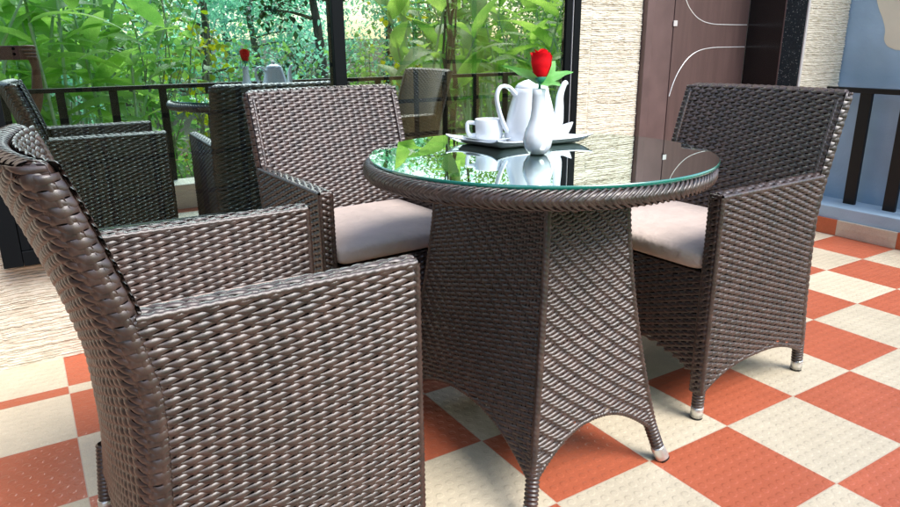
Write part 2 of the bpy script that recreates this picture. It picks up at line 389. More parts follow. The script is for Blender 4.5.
# ------------------------------------------------------------------ chair
W = .268; AF = .240; AH = .628; HT = .858; AT = .031; SEATZ = .420
def xb(z):
    z = np.asarray(z, float)
    return -.234 - np.where(z > .50, .097*(np.clip(z-.50, 0, 1)/.36)**1.3, .052*((.50-np.minimum(z, .5))/.50)**1.7)
BULGE = .042
def arch(u):   # u in -1..1 across a panel
    return .088 + .058*(1-np.abs(u)**2.6)
def make_chair():
    root = thing('wicker_armchair', '', 'chair')
    r = .034
    # backrest: outer shell, inner face, side bands and top band
    mb = MB()
    def outer(s, t):
        y = s - W; z = t + .085; a = np.abs(y)
        e = np.clip((a-(W-r))/r, 0, 1)
        x = xb(z) - BULGE*(1-(y/W)**2)*np.clip((z-.02)/.5, 0, 1) + r*(1-np.sqrt(np.clip(1-(e*.999)**2, 0, 1)))
        return np.stack([x, y, z + 0*y], -1)
    weave(mb, outer, 2*W, HT-.085, .0235, .0085, side=-1, mask=lambda s, t: (t+.085) > arch((s-W)/W))
    def inner(s, t):
        y = s - (W-.004); z = t + .36
        x = xb(z) + .046 - BULGE*(1-(y/W)**2)*np.clip((z-.02)/.5, 0, 1)
        return np.stack([x, y, z + 0*y], -1)
    weave(mb, inner, 2*W-.008, HT-.36, .0215, .0088, side=1)
    for sg in (-1, 1):
        zz = np.linspace(SEATZ, HT-.02, 40)
        cord(mb, np.stack([xb(zz)+.0435, np.full(40, sg*(W-.0205)), zz], 1), r=.0062, pitch=.0112, skew=1)
        def edge(s, t, sg=sg):
            a = s/.0205; z = t + .11
            return np.stack([xb(z)+.0232-.0205*np.cos(a), sg*(W-.0175+.0205*np.sin(a)) + 0*z, z + 0*a], -1)
        weave(mb, edge, PI*.0205, HT-.012-.11, .0215, .0112, side=-sg, hs=9, wf=1.25, A=.0007, th=.0012, taper=.10)
    yy = np.linspace(-W+.02, W-.02, 50)
    cord(mb, np.stack([xb(HT)+.0435-BULGE*(1-(yy/W)**2), yy, np.full(50, HT-.020)], 1), r=.0062, pitch=.0115, skew=1)
    def tedge(s, t):
        a = s/.0205; y = t-W+.015
        return np.stack([xb(HT)+.0232-BULGE*(1-(y/W)**2)-.0205*np.cos(a), y + 0*a, HT-.017+.0205*np.sin(a)+0*y], -1)
    for sg in (-1, 1):
        th_, ph_ = np.meshgrid(np.linspace(0, 2*PI, 20, endpoint=False), np.linspace(-PI/2, PI/2, 10), indexing='ij')
        mb.grid(np.stack([xb(HT)+.0232+.0222*np.cos(ph_)*np.cos(th_), sg*(W-.0195)+.0225*np.cos(ph_)*np.sin(th_), HT-.0185+.0215*np.sin(ph_)*(1+.06*np.sin(6*th_))], -1), closed_u=True)
    weave(mb, tedge, PI*.0205, 2*W-.03, .0215, .0115, side=1, hs=9, wf=1.25, A=.0007, th=.0012, taper=.10)
    yy = np.linspace(-W+.02, W-.02, 40)
    cord(mb, np.stack([xb(arch(yy/W))+0*yy, yy, arch(yy/W)], 1), r=.006)
    mb.build('backrest', RM, root)
    # side panels with armrests
    for sg in (-1, 1):
        mb = MB()
        Ls = AF - (-.215)
        def side(s, t, sg=sg):
            z = t + .085; x0 = xb(z) + r - .001
            x = x0 + (AF-x0)*(s/Ls)
            return np.stack([x, sg*W + 0*x, z + 0*x], -1)
        weave(mb, side, Ls, AH-.085, .0235, .0084, side=-sg, mask=lambda s, t: (t+.085) > arch(2*s/Ls-1))
        def ins(s, t, sg=sg):
            z = t + .34; return np.stack([-.20 + s + 0*z, sg*(W-AT) + 0*s + 0*z, z + 0*s], -1)
        weave(mb, ins, AF+.20, AH-.34, .0235, .0084, side=sg)
        def topa(s, t, sg=sg):
            e = t/AT; return np.stack([-.225 + s + 0*t, sg*(W-AT+t) + 0*s, AH + .006*np.sin(PI*np.clip(e, 0, 1)) + 0*s], -1)
        weave(mb, topa, AF+.225, AT, .0235, .0078, side=sg)
        def frt(s, t, sg=sg):
            e = s/AT
            return np.stack([AF + .004*np.sin(PI*np.clip(e, 0, 1)) + 0*t, sg*(W-AT+s) + 0*t, t+.085 + 0*s], -1)
        weave(mb, frt, AT, AH-.085, .0155, .0084, side=sg, hs=6)
        zz = np.linspace(.085, AH, 40)
        for l in (W-.001, W-AT+.001):
            cord(mb, np.stack([np.full(40, AF-.001), np.full(40, sg*l), zz], 1), r=.0082, pitch=.0115, skew=1)
        cord(mb, [(AF, sg*(W-AT), AH), (AF, sg*W, AH)], r=.0072, pitch=.012, skew=1)
        xx = np.linspace(-.222, AF, 30)
        for l in (W-.001, W-AT+.001):
            cord(mb, np.stack([xx, np.full(30, sg*l), np.full(30, AH-.001)], 1), r=.0078, pitch=.0175, skew=1)
        uu = np.linspace(-1, 1, 30); z_ = arch(uu); x0 = xb(z_)+r
        cord(mb, np.stack([x0+(AF-x0)*(uu*.5+.5), np.full(30, sg*W), z_], 1), r=.006)
        mb.build('armrest', RM, root)
    # front apron and woven seat deck
    mb = MB()
    wi = W-AT
    def apron(s, t):
        return np.stack([AF-.012 + 0*s + 0*t, s-wi + 0*t, t+.10 + 0*s], -1)
    weave(mb, apron, 2*wi, SEATZ-.10, .0235, .0084, side=1, mask=lambda s, t: (t+.10) > .03+arch((s-wi)/wi))
    mb.build('front_apron', RM, root)
    mb = MB()
    def deck(s, t): return np.stack([s-.245 + 0*t, t-wi + 0*s, SEATZ-.006 + 0*s + 0*t], -1)
    weave(mb, deck, AF+.232, 2*wi, .024, .0095, side=1)
    mb.build('seat_deck', RM, root)
    for (x, y, dx) in ((AF-.016, W-.018, 0), (AF-.016, -W+.018, 0), (-.262, W-.022, -.018), (-.262, -W+.022, -.018)):
        mb = MB()
        z = np.linspace(.17, .034, 20)
        P = np.stack([x + dx*(1-z/.17), np.full(20, y), z], 1)
        cord(mb, P, r=.0165, pitch=.0095, skew=.0, n=14)
        leg = mb.build('leg', [M_rattan], root)
        mb = MB(); xe = x+dx*.9
        mb.lathe([(0, .036), (.0155, .036), (.0172, .0345), (.0172, .0065), (0, .0065)], 24, (xe, y, 0), 0)
        mb.lathe([(.0165, .0066), (.0165, .001), (.013, 0), (0, 0)], 24, (xe, y, 0), 1)
        mb.build('foot_cap', [M_metal, M_rubber], leg)
    return root

def copy_tree(o, parent=None):
    c = o.copy(); col.objects.link(c)
    if parent is not None: c.parent = parent
    for ch in list(o.children): copy_tree(ch, c)
    return c

chair = make_chair()
CH = [(-2.943, .938, .026, 'dark brown wicker armchair in the left foreground, its woven side panel facing the viewer'),
      (-1.024, 3.025, -1.533, 'dark brown wicker armchair behind the table, with its back to the window'),
      (1.598, 1.108, 3.18, 'dark brown wicker armchair on the right, in front of the brown door')]
chairs = []
kids0 = [chair] + [copy_tree(chair) for _ in range(2)]
for c, (x, y, a, lab) in zip(kids0, CH):
    c.location = t3(x, y); c.rotation_euler = (0, 0, a); c['label'] = lab; c['category'] = 'chair'; c['group'] = 'wicker armchairs around the glass table'
    chairs.append(c)

# cushions: rounded box with welted edge
def superbox(mb, sx, sy, sz, z0, e=.16, n=56, m=22, puff=.012):
    th = np.linspace(0, 2*PI, n, endpoint=False)[:, None]; ph = np.linspace(-PI/2, PI/2, m)[None, :]
    def sp(v, p): return np.sign(v)*np.abs(v)**p
    cx = sp(np.cos(th), e)*sp(np.cos(ph), .17); cy = sp(np.sin(th), e)*sp(np.cos(ph), .17); cz = sp(np.sin(ph), .6) + 0*th
    X = cx*sx/2; Y = cy*sy/2
    Z = z0 + sz/2 + cz*sz/2*(1 + puff/sz*4*(1-np.clip(np.abs(cx), 0, 1)**2)*(1-np.clip(np.abs(cy), 0, 1)**2))
    Z = Z + .0016*np.sin(X*70+Y*22)*np.exp(-((np.abs(Y)-sy/2)/.04)**2)
    mb.grid(np.stack([X, Y, Z], -1), closed_u=True)
CL = ['beige seat cushion on the foreground wicker armchair, mostly hidden by its arm', 'beige seat cushion on the armchair by the window, shaded along its front edge', 'beige seat cushion on the right-hand armchair beside the door']
cm = MB(); superbox(cm, .455, .468, .060, 0, e=.10, puff=.004)
cme = cm.mesh('seat_cushion', [M_cushion])
for i, (x, y, a, lab) in enumerate(CH):
    o = bpy.data.objects.new('seat_cushion', cme); col.objects.link(o)
    o.location = (x*T + .018*math.cos(a), y*T + .018*math.sin(a), SEATZ+.001); o.rotation_euler = (0, 0, a + (0, .02, -.02)[i])
    tag(o, CL[i], 'cushion', 'beige seat cushions')

# ------------------------------------------------------------------ table
TC = (-.52*T, .914*T); GZ = 2.5*T; GR = 1.342*T
def onto(x, y): return (-3.966 + (x+3.966)*.9617, -3.296 + (y+3.296)*.9617)
tb = thing('wicker_table', 'round wicker pedestal table with a green-edged glass top, standing between the armchairs', 'table', (TC[0], TC[1], 0), math.radians(1.6))
HB = 2.36*T
def hw(z, k=0):
    f = np.clip((2.38-np.asarray(z, float)/T)/2.38, 0, 1)**1.6
    return T*(.700 + .275*f) if k else T*(.385 + .325*f)
ped = MB()
for k in range(4):
    ca, sa = math.cos(k*PI/2), math.sin(k*PI/2)
    SW = (1.72 if k % 2 == 0 else 1.12)*T
    def face(s, t, ca=ca, sa=sa, k=k):
        z = t + .06; u = (s/SW*2-1)
        x = hw(z, k % 2); y = u*hw(z, 1-k % 2)
        return np.stack([x*ca - y*sa, x*sa + y*ca, z + 0*s], -1)
    tarch = lambda u: .082 + .095*(1-np.abs(u)**2.3)
    weave(ped, face, SW, HB-.06, .0122, .0088, pat='twill2', side=1, hs=4, A=.0019, wf=.98, th=.0024,
          mask=lambda s, t: (t+.06) > tarch(s/SW*2-1), stake_w=.7)
    zz = np.linspace(.075, HB, 60); h = hw(zz, k % 2); g = hw(zz, 1-k % 2)
    cord(ped, np.stack([(h*ca + g*sa), (h*sa - g*ca), zz], 1), r=.0088, pitch=.0120, skew=1)
    uu = np.linspace(-1, 1, 50); zz = tarch(uu); h = hw(zz, k % 2); g = hw(zz, 1-k % 2)
    cord(ped, np.stack([h*ca - uu*g*sa, h*sa + uu*g*ca, zz], 1), r=.0065, pitch=.009)
BXO = (-.118*T, .01*T, 0)
ped.build('pedestal', RM, tb).location = BXO
for sx, sy in ((1, 1), (1, -1), (-1, 1), (-1, -1)):
    mb = MB(); z = np.linspace(.16, .032, 18); off = -.010 + .012*(1-z/.16)
    cord(mb, np.stack([sx*(hw(z)+off), sy*(hw(z, 1)+off), z], 1), r=.0155, pitch=.0092, skew=0, n=14)
    leg = mb.build('leg', [M_rattan], tb); leg.location = BXO
    def at(zc):
        zc = np.array(zc); e = np.interp(zc, [0, .036], [.0045, -.0015])
        return np.stack([sx*(hw(zc)+e), sy*(hw(zc, 1)+e), zc], 1)
    mb = MB()
    mb.tube(at([.038, .037, .034, .0075]), [.012, .0165, .017, .0175], 20, 0)
    mb.tube(at([.0074, .0025, .0005]), [.0165, .0165, .013], 20, 1)
    mb.build('foot_cap', [M_metal, M_rubber], leg)
# braided rim
mb = MB()
RR = GR - .0165; rz = GZ - .0270; ra = .0165; rb = .0180; OX, OY = -.0165, -.006
def torus(a, ph, k=1.0): 
    return np.stack([OX + (RR + ra*k*np.cos(ph))*np.cos(a), OY + (RR + ra*k*np.cos(ph))*np.sin(a), rz + rb*k*np.sin(ph)], -1)
A_, B_ = np.meshgrid(np.linspace(0, 2*PI, 160), np.linspace(0, 2*PI, 14), indexing='ij')
mb.grid(torus(A_, B_, .90), mi=0)
ns = 156
for k in range(ns):
    a0 = 2*PI*k/ns
    for hand in (1, -1):
        ph = np.linspace(-.45, 2.7, 12) if hand > 0 else np.linspace(.45, -2.7, 12)
        u = np.linspace(0, 1, 12)
        ac = a0 + (.5*2*PI/ns if hand < 0 else 0) + (.165*(np.abs(ph)/2.7)) - .012 + rng.normal(0, .0012)
        lift = 1.0 + .10*np.sin(PI*np.clip(u*1.5, 0, 1)) + (.05*rng.random())
        w = .0066/RR
        q = np.array([-1, -.6, 0, .6, 1])
        V = np.stack([torus(ac + qq*w, ph + qq*.10*hand, (lift + .10*(1-qq*qq))[:, None][:, 0] if hasattr(lift, '__len__') else lift) for qq in q], 1)
        mb.grid(V, flip=hand < 0)
mb.build('rim', RM, tb)
# woven top below the glass
def weave_bump_mat():
    m, nt, out = new_mat('rattan_top_weave')
    b = N(nt, 'ShaderNodeBsdfPrincipled', Roughness=.5); L(nt, b.outputs[0], out.inputs[0]); b.inputs['Base Color'].default_value = (.15, .125, .11, 1)
    tc = N(nt, 'ShaderNodeTexCoord'); br = N(nt, 'ShaderNodeTexBrick', Scale=1.0)
    br.inputs['Brick Width'].default_value = .024; br.inputs['Row Height'].default_value = .008; br.inputs['Mortar Size'].default_value = .0012; br.inputs['Mortar Smooth'].default_value = 1.
    br.inputs['Color1'].default_value = (.9, .9, .9, 1); br.inputs['Color2'].default_value = (.7, .7, .7, 1); br.inputs['Mortar'].default_value = (0, 0, 0, 1)
    L(nt, tc.outputs['Object'], br.inputs['Vector'])
    bp = N(nt, 'ShaderNodeBump', Strength=1.0, Distance=.002); L(nt, br.outputs['Color'], bp.inputs['Height']); L(nt, bp.outputs[0], b.inputs['Normal'])
    return m
mb = MB(); mb.lathe([(0, GZ-.0135), (RR-.010, GZ-.0135), (RR-.006, GZ-.018), (RR-.006, GZ-.032), (0, GZ-.036)], 96, (OX, OY, 0))
mb.build('woven_top', [weave_bump_mat()], tb, smooth=False)
mb = MB(); mb.lathe([(0, GZ-.0085), (GR-.0015, GZ-.0085)], 160, mi=0)
mb.lathe([(0, GZ), (GR-.0015, GZ)], 160, mi=0)
gl = mb.build('glass_top', [M_tglass], tb)
mb = MB(); mb.lathe([(GR-.0015, GZ-.0085), (GR, GZ-.0075), (GR, GZ-.001), (GR-.0015, GZ)], 160)
mb.build('glass_edge', [M_gedge], gl)

# ------------------------------------------------------------------ things on the table
def bez(P, n=24):
    P = np.asarray(P, float); t = np.linspace(0, 1, n)[:, None]; out = P
    # Catmull-Rom through the points
    m = len(P); Q = []
    for i in range(m-1):
        p0, p1, p2, p3 = P[max(i-1, 0)], P[i], P[i+1], P[min(i+2, m-1)]
        for u in np.linspace(0, 1, n, endpoint=(i == m-2)):
            Q.append(.5*((2*p1) + (-p0+p2)*u + (2*p0-5*p1+4*p2-p3)*u*u + (-p0+3*p1-3*p2+p3)*u**3))
    return np.array(Q)
# tray: four corners in tile units (left, front, right, back)
tc4 = np.array([onto(-.745, 1.955), onto(-.63, 1.33), onto(.355, 1.245), onto(.24, 1.86)])*T
mb = MB(); nn = 36
uu, vv = np.meshgrid(np.linspace(0, 1, nn), np.linspace(0, 1, nn), indexing='ij')
def bil(u, v): return ((1-u)*(1-v))[..., None]*tc4[1] + (u*(1-v))[..., None]*tc4[2] + (u*v)[..., None]*tc4[3] + ((1-u)*v)[..., None]*tc4[0]
XY = bil(uu, vv)
# pinch the middles of the sides inwards, raise the corners
cu, cv = uu*2-1, vv*2-1
ctr = tc4.mean(0); pin = 1 - .07*((1-cu**2)*np.abs(cv)**3 + (1-cv**2)*np.abs(cu)**3)
XY = ctr + (XY-ctr)*pin[..., None]
ed = np.maximum(np.abs(cu), np.abs(cv))
Z = GZ + .0042 + .0125*np.clip((ed-.66)/.34, 0, 1)**1.2 + .008*(np.abs(cu)*np.abs(cv))**5
Vt = np.dstack([XY, Z]); mb.grid(Vt)
XYb = ctr + (XY-ctr)*(1 - .08*(1-np.clip((ed-.86)/.14, 0, 1)))[..., None]
mb.grid(np.dstack([XYb, GZ + .0006 + (Z-GZ-.0036)*np.clip((ed-.86)/.14, 0, 1)]), flip=True)
rim_i = [(i, 0) for i in range(nn)] + [(nn-1, j) for j in range(1, nn)] + [(i, nn-1) for i in range(nn-2, -1, -1)] + [(0, j) for j in range(nn-2, -1, -1)]
rp = np.array([Vt[i, j] for i, j in rim_i]); rp[:, 2] -= .0015
mb.tube(rp, .0024, 8, caps=False)
# foot ring so that the tray stands on the glass
fr = ctr + (bil(np.array([.2, .8, .8, .2, .2]), np.array([.2, .2, .8, .8, .2]))-ctr)
mb.tube(np.column_stack([fr, np.full(5, GZ+.0012)]), .0012, 6)
tag(mb.build('serving_tray', M_ceramic), 'white ceramic serving tray with upturned corners under the teapot', 'tray')
TZ = GZ + .0044
# saucer + cup
cx, cy = [q*T for q in onto(-.455, 1.70)]
mb = MB(); mb.lathe([(0, 0), (.030, 0), (.033, .003), (.052, .010), (.066, .016), (.0665, .0175), (.052, .0128), (.030, .0052), (0, .005)], 56, (cx, cy, TZ))
tag(mb.build('saucer', M_ceramic), 'round white saucer beneath the cup on the tray', 'saucer')
cup = thing('tea_cup', 'small white straight-sided cup at the left of the teapot', 'cup', (cx, cy, TZ+.0052))
mb = MB(); mb.lathe([(0, 0), (.026, 0), (.031, .003), (.0345, .012), (.0365, .054), (.0355, .0550), (.0340, .053), (.0325, .012), (.028, .006), (0, .005)], 56)
mb.build('bowl', M_ceramic, cup)
mb = MB(); d = np.array([-.85, .52])*1.0; d /= np.linalg.norm(d)
hp = bez([(.033, .044), (.050, .046), (.056, .040), (.054, .022), (.046, .013), (.033, .014)], 8)
mb.tube(np.column_stack([hp[:, 0]*d[0], hp[:, 0]*d[1], hp[:, 1]]), .0036, 10, flat=1.5)
mb.build('handle', M_ceramic, cup)
# teapot
tp = thing('teapot', 'tall white teapot with a domed lid, loop handle and slim spout', 'teapot', (onto(-.135, 1.515)[0]*T, onto(-.135, 1.515)[1]*T, TZ))
AX = np.array([.988, -.156]); AX /= np.linalg.norm(AX)
TS = .93
body = [(0, 0), (.050, 0), (.062, .004), (.067, .016), (.066, .040), (.060, .075), (.051, .110), (.044, .135), (.0425, .146), (.0395, .147), (.040, .135), (0, .13)]
mb = MB(); mb.lathe(body, 56); mb.build('body', M_ceramic, tp)
mb = MB(); mb.lathe([(.041, .147), (.041, .150), (.034, .158), (.020, .165), (.008, .168), (.006, .171), (.009, .176), (.007, .181), (0, .183)], 40)
mb.build('lid', M_ceramic, tp)
mb = MB(); sp_ = bez([(.050, .030), (.078, .045), (.083, .085), (.084, .120), (.094, .150), (.103, .157)], 10)
mb.tube(np.column_stack([sp_[:, 0]*AX[0], sp_[:, 0]*AX[1], sp_[:, 1]]), np.interp(np.linspace(0, 1, len(sp_)), [0, .3, .7, 1], [.018, .013, .0085, .0065]), 16)
mb.build('spout', M_ceramic, tp)
mb = MB(); hp = bez([(.044, .128), (.066, .150), (.088, .150), (.098, .125), (.090, .085), (.074, .045), (.062, .030)], 10)
mb.tube(np.column_stack([-hp[:, 0]*AX[0], -hp[:, 0]*AX[1], hp[:, 1]]), np.interp(np.linspace(0, 1, len(hp)), [0, .3, 1], [.0068, .0052, .0066]), 12, flat=1.3)
mb.build('handle', M_ceramic, tp); tp.scale = (1, 1, TS)
# creamer: pointed boat-shaped dish standing at the back right of the tray
cr = MB(); n = 40; th = np.linspace(0, 2*PI, n, endpoint=False)[:, None]
pr = np.array([(0, 0), (.55, 0), (.75, .006), (.92, .018), (1.0, .030), (.95, .0305), (.86, .020), (.6, .006), (0, .004)])
rad = .030*(1 + .55*np.clip(np.cos(th), 0, 1)**4)
X = rad*pr[None, :, 0]*np.cos(th); Y = .026*pr[None, :, 0]*np.sin(th); Z = pr[None, :, 1] + .014*np.clip(np.cos(th), 0, 1)**3*pr[None, :, 0]
V = np.stack([X + 0*th, Y + 0*th, Z + 0*th], -1); cr.grid(V, closed_u=True)
o = cr.build('creamer_dish', M_ceramic); o.location = (onto(.155, 1.50)[0]*T, onto(.155, 1.50)[1]*T, TZ); o.rotation_euler = (0, 0, -.25)
tag(o, 'small white boat-shaped dish with a raised lip, right of the teapot', 'dish')
# bud vase
vx, vy = [q*T for q in onto(-.475, .995)]
vp = np.array([(0, 0), (.018, 0), (.024, .003), (.0345, .016), (.0385, .031), (.035, .047), (.026, .062), (.0200, .078), (.0172, .098), (.0164, .125), (.0172, .138), (.0158, .1385), (.0148, .125), (.0130, .10), (0, .095)])*np.array([.90, 1.07])
mb = MB(); mb.lathe(vp, 56, (vx, vy, GZ+.0005))
tag(mb.build('bud_vase', M_ceramic), 'white bottle-shaped bud vase holding the red rose', 'vase')
# rose
ro = thing('rose', 'red artificial rose with green leaves standing in the bud vase', 'flower', (vx, vy, GZ-.006)); ro.scale = (1.13, 1.13, 1.10)
mb = MB(); mb.tube(bez([(0, 0, .098), (.001, 0, .13), (.002, 0, .165)], 6), .0028, 8); mb.build('stem', M_rose_green, ro)
mb = MB()
for k in range(9):
    rr = .0075 + .0015*k; a0 = k*2.4; h = .059 - .0012*k
    u, v = np.meshgrid(np.linspace(-1, 1, 13), np.linspace(0, 1, 10), indexing='ij')
    wd = 1.25 if k > 2 else 2.2
    R_ = rr*(.35 + .78*np.clip(v*1.6, 0, 1)**.5) + .0030*np.clip(v-.85, 0, 1)*6*(1-u*u)
    ang = a0 + u*wd
    Z = .160 + h*v*(1 - .14*u*u*v) + .0016*np.sin(5*u+k)*v
    mb.grid(np.stack([R_*np.cos(ang)+.002, R_*np.sin(ang), Z], -1))
mb.build('petals', M_red, ro)
def blade(Lg, Wd, droop=.3, nu=9, nv=5, fold=.25, wav=0, tip=1.3, base=.7):
    u, v = np.meshgrid(np.linspace(0, 1, nu), np.linspace(-1, 1, nv), indexing='ij')
    w = Wd*.5*np.sin(PI*u**base)**.8*(1-u**3*.3) if tip else Wd
    x = Lg*u*(1-.12*droop*u*u); y = v*w; z = -droop*Lg*u*u*.55 + fold*np.abs(v)*w + wav*np.sin(u*14+v*2)*np.abs(v)
    return np.stack([x, y, z], -1)
def rot(V, yaw=0, pitch=0, roll=0):
    R_ = (Matrix.Rotation(yaw, 3, 'Z') @ Matrix.Rotation(-pitch, 3, 'Y') @ Matrix.Rotation(roll, 3, 'X'))
    return V @ np.array(R_).T
mb = MB()
for yaw, pitch, lg, wd in ((math.radians(150), .62, .090, .034), (math.radians(-28), .50, .074, .034), (math.radians(12), .85, .074, .034), (math.radians(-75), .15, .05, .024)):
    V = rot(blade(lg, wd, .35, 14, 7, .2, .0012), yaw, pitch, .5); mb.grid(V + np.array([.002, 0, .150]))
mb.build('leaves', M_leaf_rose, ro)
mb = MB()
for k in range(5):
    V = rot(blade(.026, .012, -.1, 6, 5, .2), k*2*PI/5, .95); mb.grid(V + np.array([.002, 0, .150]))
mb.lathe([(0, .150), (.008, .155), (.0125, .163), (.009, .170)], 16, (.002, 0, 0))
mb.build('calyx', M_rose_green, ro)

# ------------------------------------------------------------------ floor, skirting, plinths
mb = MB(); mb.box(-14*T, 8.02*T, -2.35*T, 5.05*T, -.12, 0)
f = mb.build('floor', M_tile, smooth=False); struct(f, 'red and cream checkered anti-slip floor tiles', 'floor')
mb = MB(); mb.box(8.02*T, 8.75*T, -2.35*T, 3.80*T, -.12, .5*T)
pl = mb.build('plinth', M_blue, smooth=False, bevel=.004); tag(pl, 'low blue painted plinth along the right edge of the floor', 'plinth')
mb = MB(); mb.box(7.975*T, 8.018*T, -2.35*T, 3.80*T, .0005, .285*T); 
tag(mb.build('skirting', M_skirt, smooth=False, bevel=.002), 'red and cream tile skirting along the blue plinth', 'skirting')
mb = MB(); mb.box(-14*T, 8.0*T, -3.12*T, -2.352*T, -.5, .52*T)
tag(mb.build('terrace_kerb', M_cream, smooth=False, bevel=.005), 'low kerb carrying the terrace railing on the garden side', 'kerb')

# ------------------------------------------------------------------ railings
def railing(name, label, P0, P1, z0, zt, post_w, spacing, first, along, mat=M_black, n=None):
    root = thing(name, label, 'railing', P0)
    d = Vector(P1) - Vector(P0); Ln = d.length; root.rotation_euler = (0, 0, math.atan2(d.y, d.x))
    mb = MB(); mb.box(0, Ln, -.024, .024, zt-.026, zt)
    mb.build('top_rail', mat, root, smooth=False, bevel=.003)
    x = first
    while x < Ln:
        mb = MB(); mb.box(x-post_w/2, x+post_w/2, -.010, .010, z0, zt-.0255)
        mb.build('baluster', mat, root, smooth=False, bevel=.001)
        x += spacing
    return root
railing('balcony_railing', 'black metal railing in front of the blue wall at the far right', t3(8.45, 3.795), t3(8.45, -2.2), .5*T, 2.53*T, .060, .68*T, .70*T, 'y')
railing('balcony_railing', 'dark railing along the garden edge, mirrored in the window glass', t3(-7.45, -3.03), t3(8.3, -3.03), .52*T, 2.56*T, .046, .955*T, .4*T, 'x', mat=M_railwood)

# ------------------------------------------------------------------ stone clad walls
def vnoise(x, y, seed):
    r = np.random.default_rng(seed); g = r.random((64, 64))
    xi = np.floor(x).astype(int); yi = np.floor(y).astype(int); fx = x-xi; fy = y-yi; fx = fx*fx*(3-2*fx); fy = fy*fy*(3-2*fy)
    G = lambda a, b: g[a % 64, b % 64]
    return (G(xi, yi)*(1-fx) + G(xi+1, yi)*fx)*(1-fy) + (G(xi, yi+1)*(1-fx) + G(xi+1, yi+1)*fx)*fy
def clad(mb, o, ax, width, z0, z1, nrm, seed=1, joint=None, dx=.005, dz=.0019):
    """split-face stone: thin ragged courses with real relief. o = start corner (x,y), ax = horizontal direction, nrm = outward"""
    nx = max(8, int(width/dx)); nz = int((z1-z0)/dz)
    s, z = np.meshgrid(np.linspace(0, width, nx), np.linspace(z0, z1, nz), indexing='ij')
    gs = s + o[0]*3.1
    r = np.random.default_rng(seed)
    th = r.uniform(.005, .0135, 400); bd = np.cumsum(th) - .5
    zz = z + .010*(vnoise(gs*9, z*7, seed+1)-.5) + .0035*(vnoise(gs*45, z*30, seed+2)-.5)
    if joint: zz = zz + np.where(s > joint, .0043, 0)
    idx = np.searchsorted(bd, zz); lo = bd[idx-1]; hi = bd[np.clip(idx, 0, 399)]
    e = np.minimum(zz-lo, hi-zz)
    dr = r.uniform(0, .0034, 400)[idx]
    depth = dr + 0.0042*vnoise(gs*36 + idx*7.3, idx*3.7, seed+3) + .0025*vnoise(gs*90+idx*3.1, z*120, seed+4)
    depth = depth*np.clip(e/.0016, 0.05, 1)
    if joint: depth = depth*np.clip(np.abs(s-joint)/.003, .1, 1)
    V = np.stack([o[0] + ax[0]*s + nrm[0]*depth, o[1] + ax[1]*s + nrm[1]*depth, z], -1)
    fl = (ax[0]*nrm[1] - ax[1]*nrm[0]) > 0
    mb.grid(V, flip=fl)
WY = 4.945*T; ZT = 3.0
ww = thing('stone_wall', 'cream split-stone wall holding the black framed window', 'wall', (0, 0, 0))
WX0, WX1, WZ0 = -4.36*T, 3.22*T, 1.19*T      # window opening
mb = MB(); clad(mb, (-7*T, WY-.004), (1, 0), WX1+7*T, 0.0, WZ0+.01, (0, -1), 3, joint=-4.52*T+7*T, dx=.005)
mb.build('cladding', M_stone, ww, smooth=False)
mb = MB(); clad(mb, (WX1+.004, WY-.004), (1, 0), 4.80*T-WX1-.004, 0.0, 1.65, (0, -1), 5, joint=.125*1.15)
mb.build('cladding', M_stone, ww, smooth=False)
mb = MB(); clad(mb, (-7*T, WY-.004), (1, 0), WX0+7*T-.002, WZ0+.01, 1.65, (0, -1), 9, dx=.012, dz=.003)
mb.build('cladding', M_stone, ww, smooth=False)
mb = MB()   # masonry core
mb.box(-14*T, WX0, WY, WY+.12, 0, ZT); mb.box(WX0+.0002, WX1-.0002, WY, WY+.12, 0, WZ0); mb.box(WX0+.0002, WX1-.0002, WY, WY+.12, 8.0*T, ZT)
mb.box(WX1, 4.80*T, WY, WY+.12, 0, ZT); mb.box(4.80*T+.0003, 7.5*T, WY+.001, WY+.119, 7.2*T, ZT)
mb.box(-14*T, 4.80*T, WY-.003, WY-.0005, 1.6505, ZT-.001)
mb.build('masonry', M_cream, ww, smooth=False)

# projecting pilaster to the right of the door
pw = thing('stone_pilaster', 'projecting cream split-stone pilaster between the door and the blue wall', 'wall')
PX0, PX1, PY = 7.50*T, 8.72*T, 3.80*T
mb = MB(); clad(mb, (PX0+.001, PY-.004), (1, 0), PX1-PX0-.001, 0.0, 1.65, (0, -1), 11); mb.build('cladding', M_stone, pw, smooth=False)
mb = MB(); mb.box(PX0, PX1, PY, WY+.12, 0, ZT); mb.box(PX0+.001, PX1-.001, PY-.003, PY-.0005, 1.6505, ZT-.001); mb.build('masonry', M_cream, pw, smooth=False)
mb = MB(); mb.box(PX0-.012, PX0-.001, PY-.002, PY+.40*T*.95, 0.0, ZT-.01); mb.build('granite_jamb', M_granite, pw, smooth=False, bevel=.001)
mb = MB(); mb.box(PX0-.010, PX0+.006, PY-.012, PY-.0045, 0.0, ZT-.01); mb.build('corner_trim', M_trim, pw, smooth=False, bevel=.001)

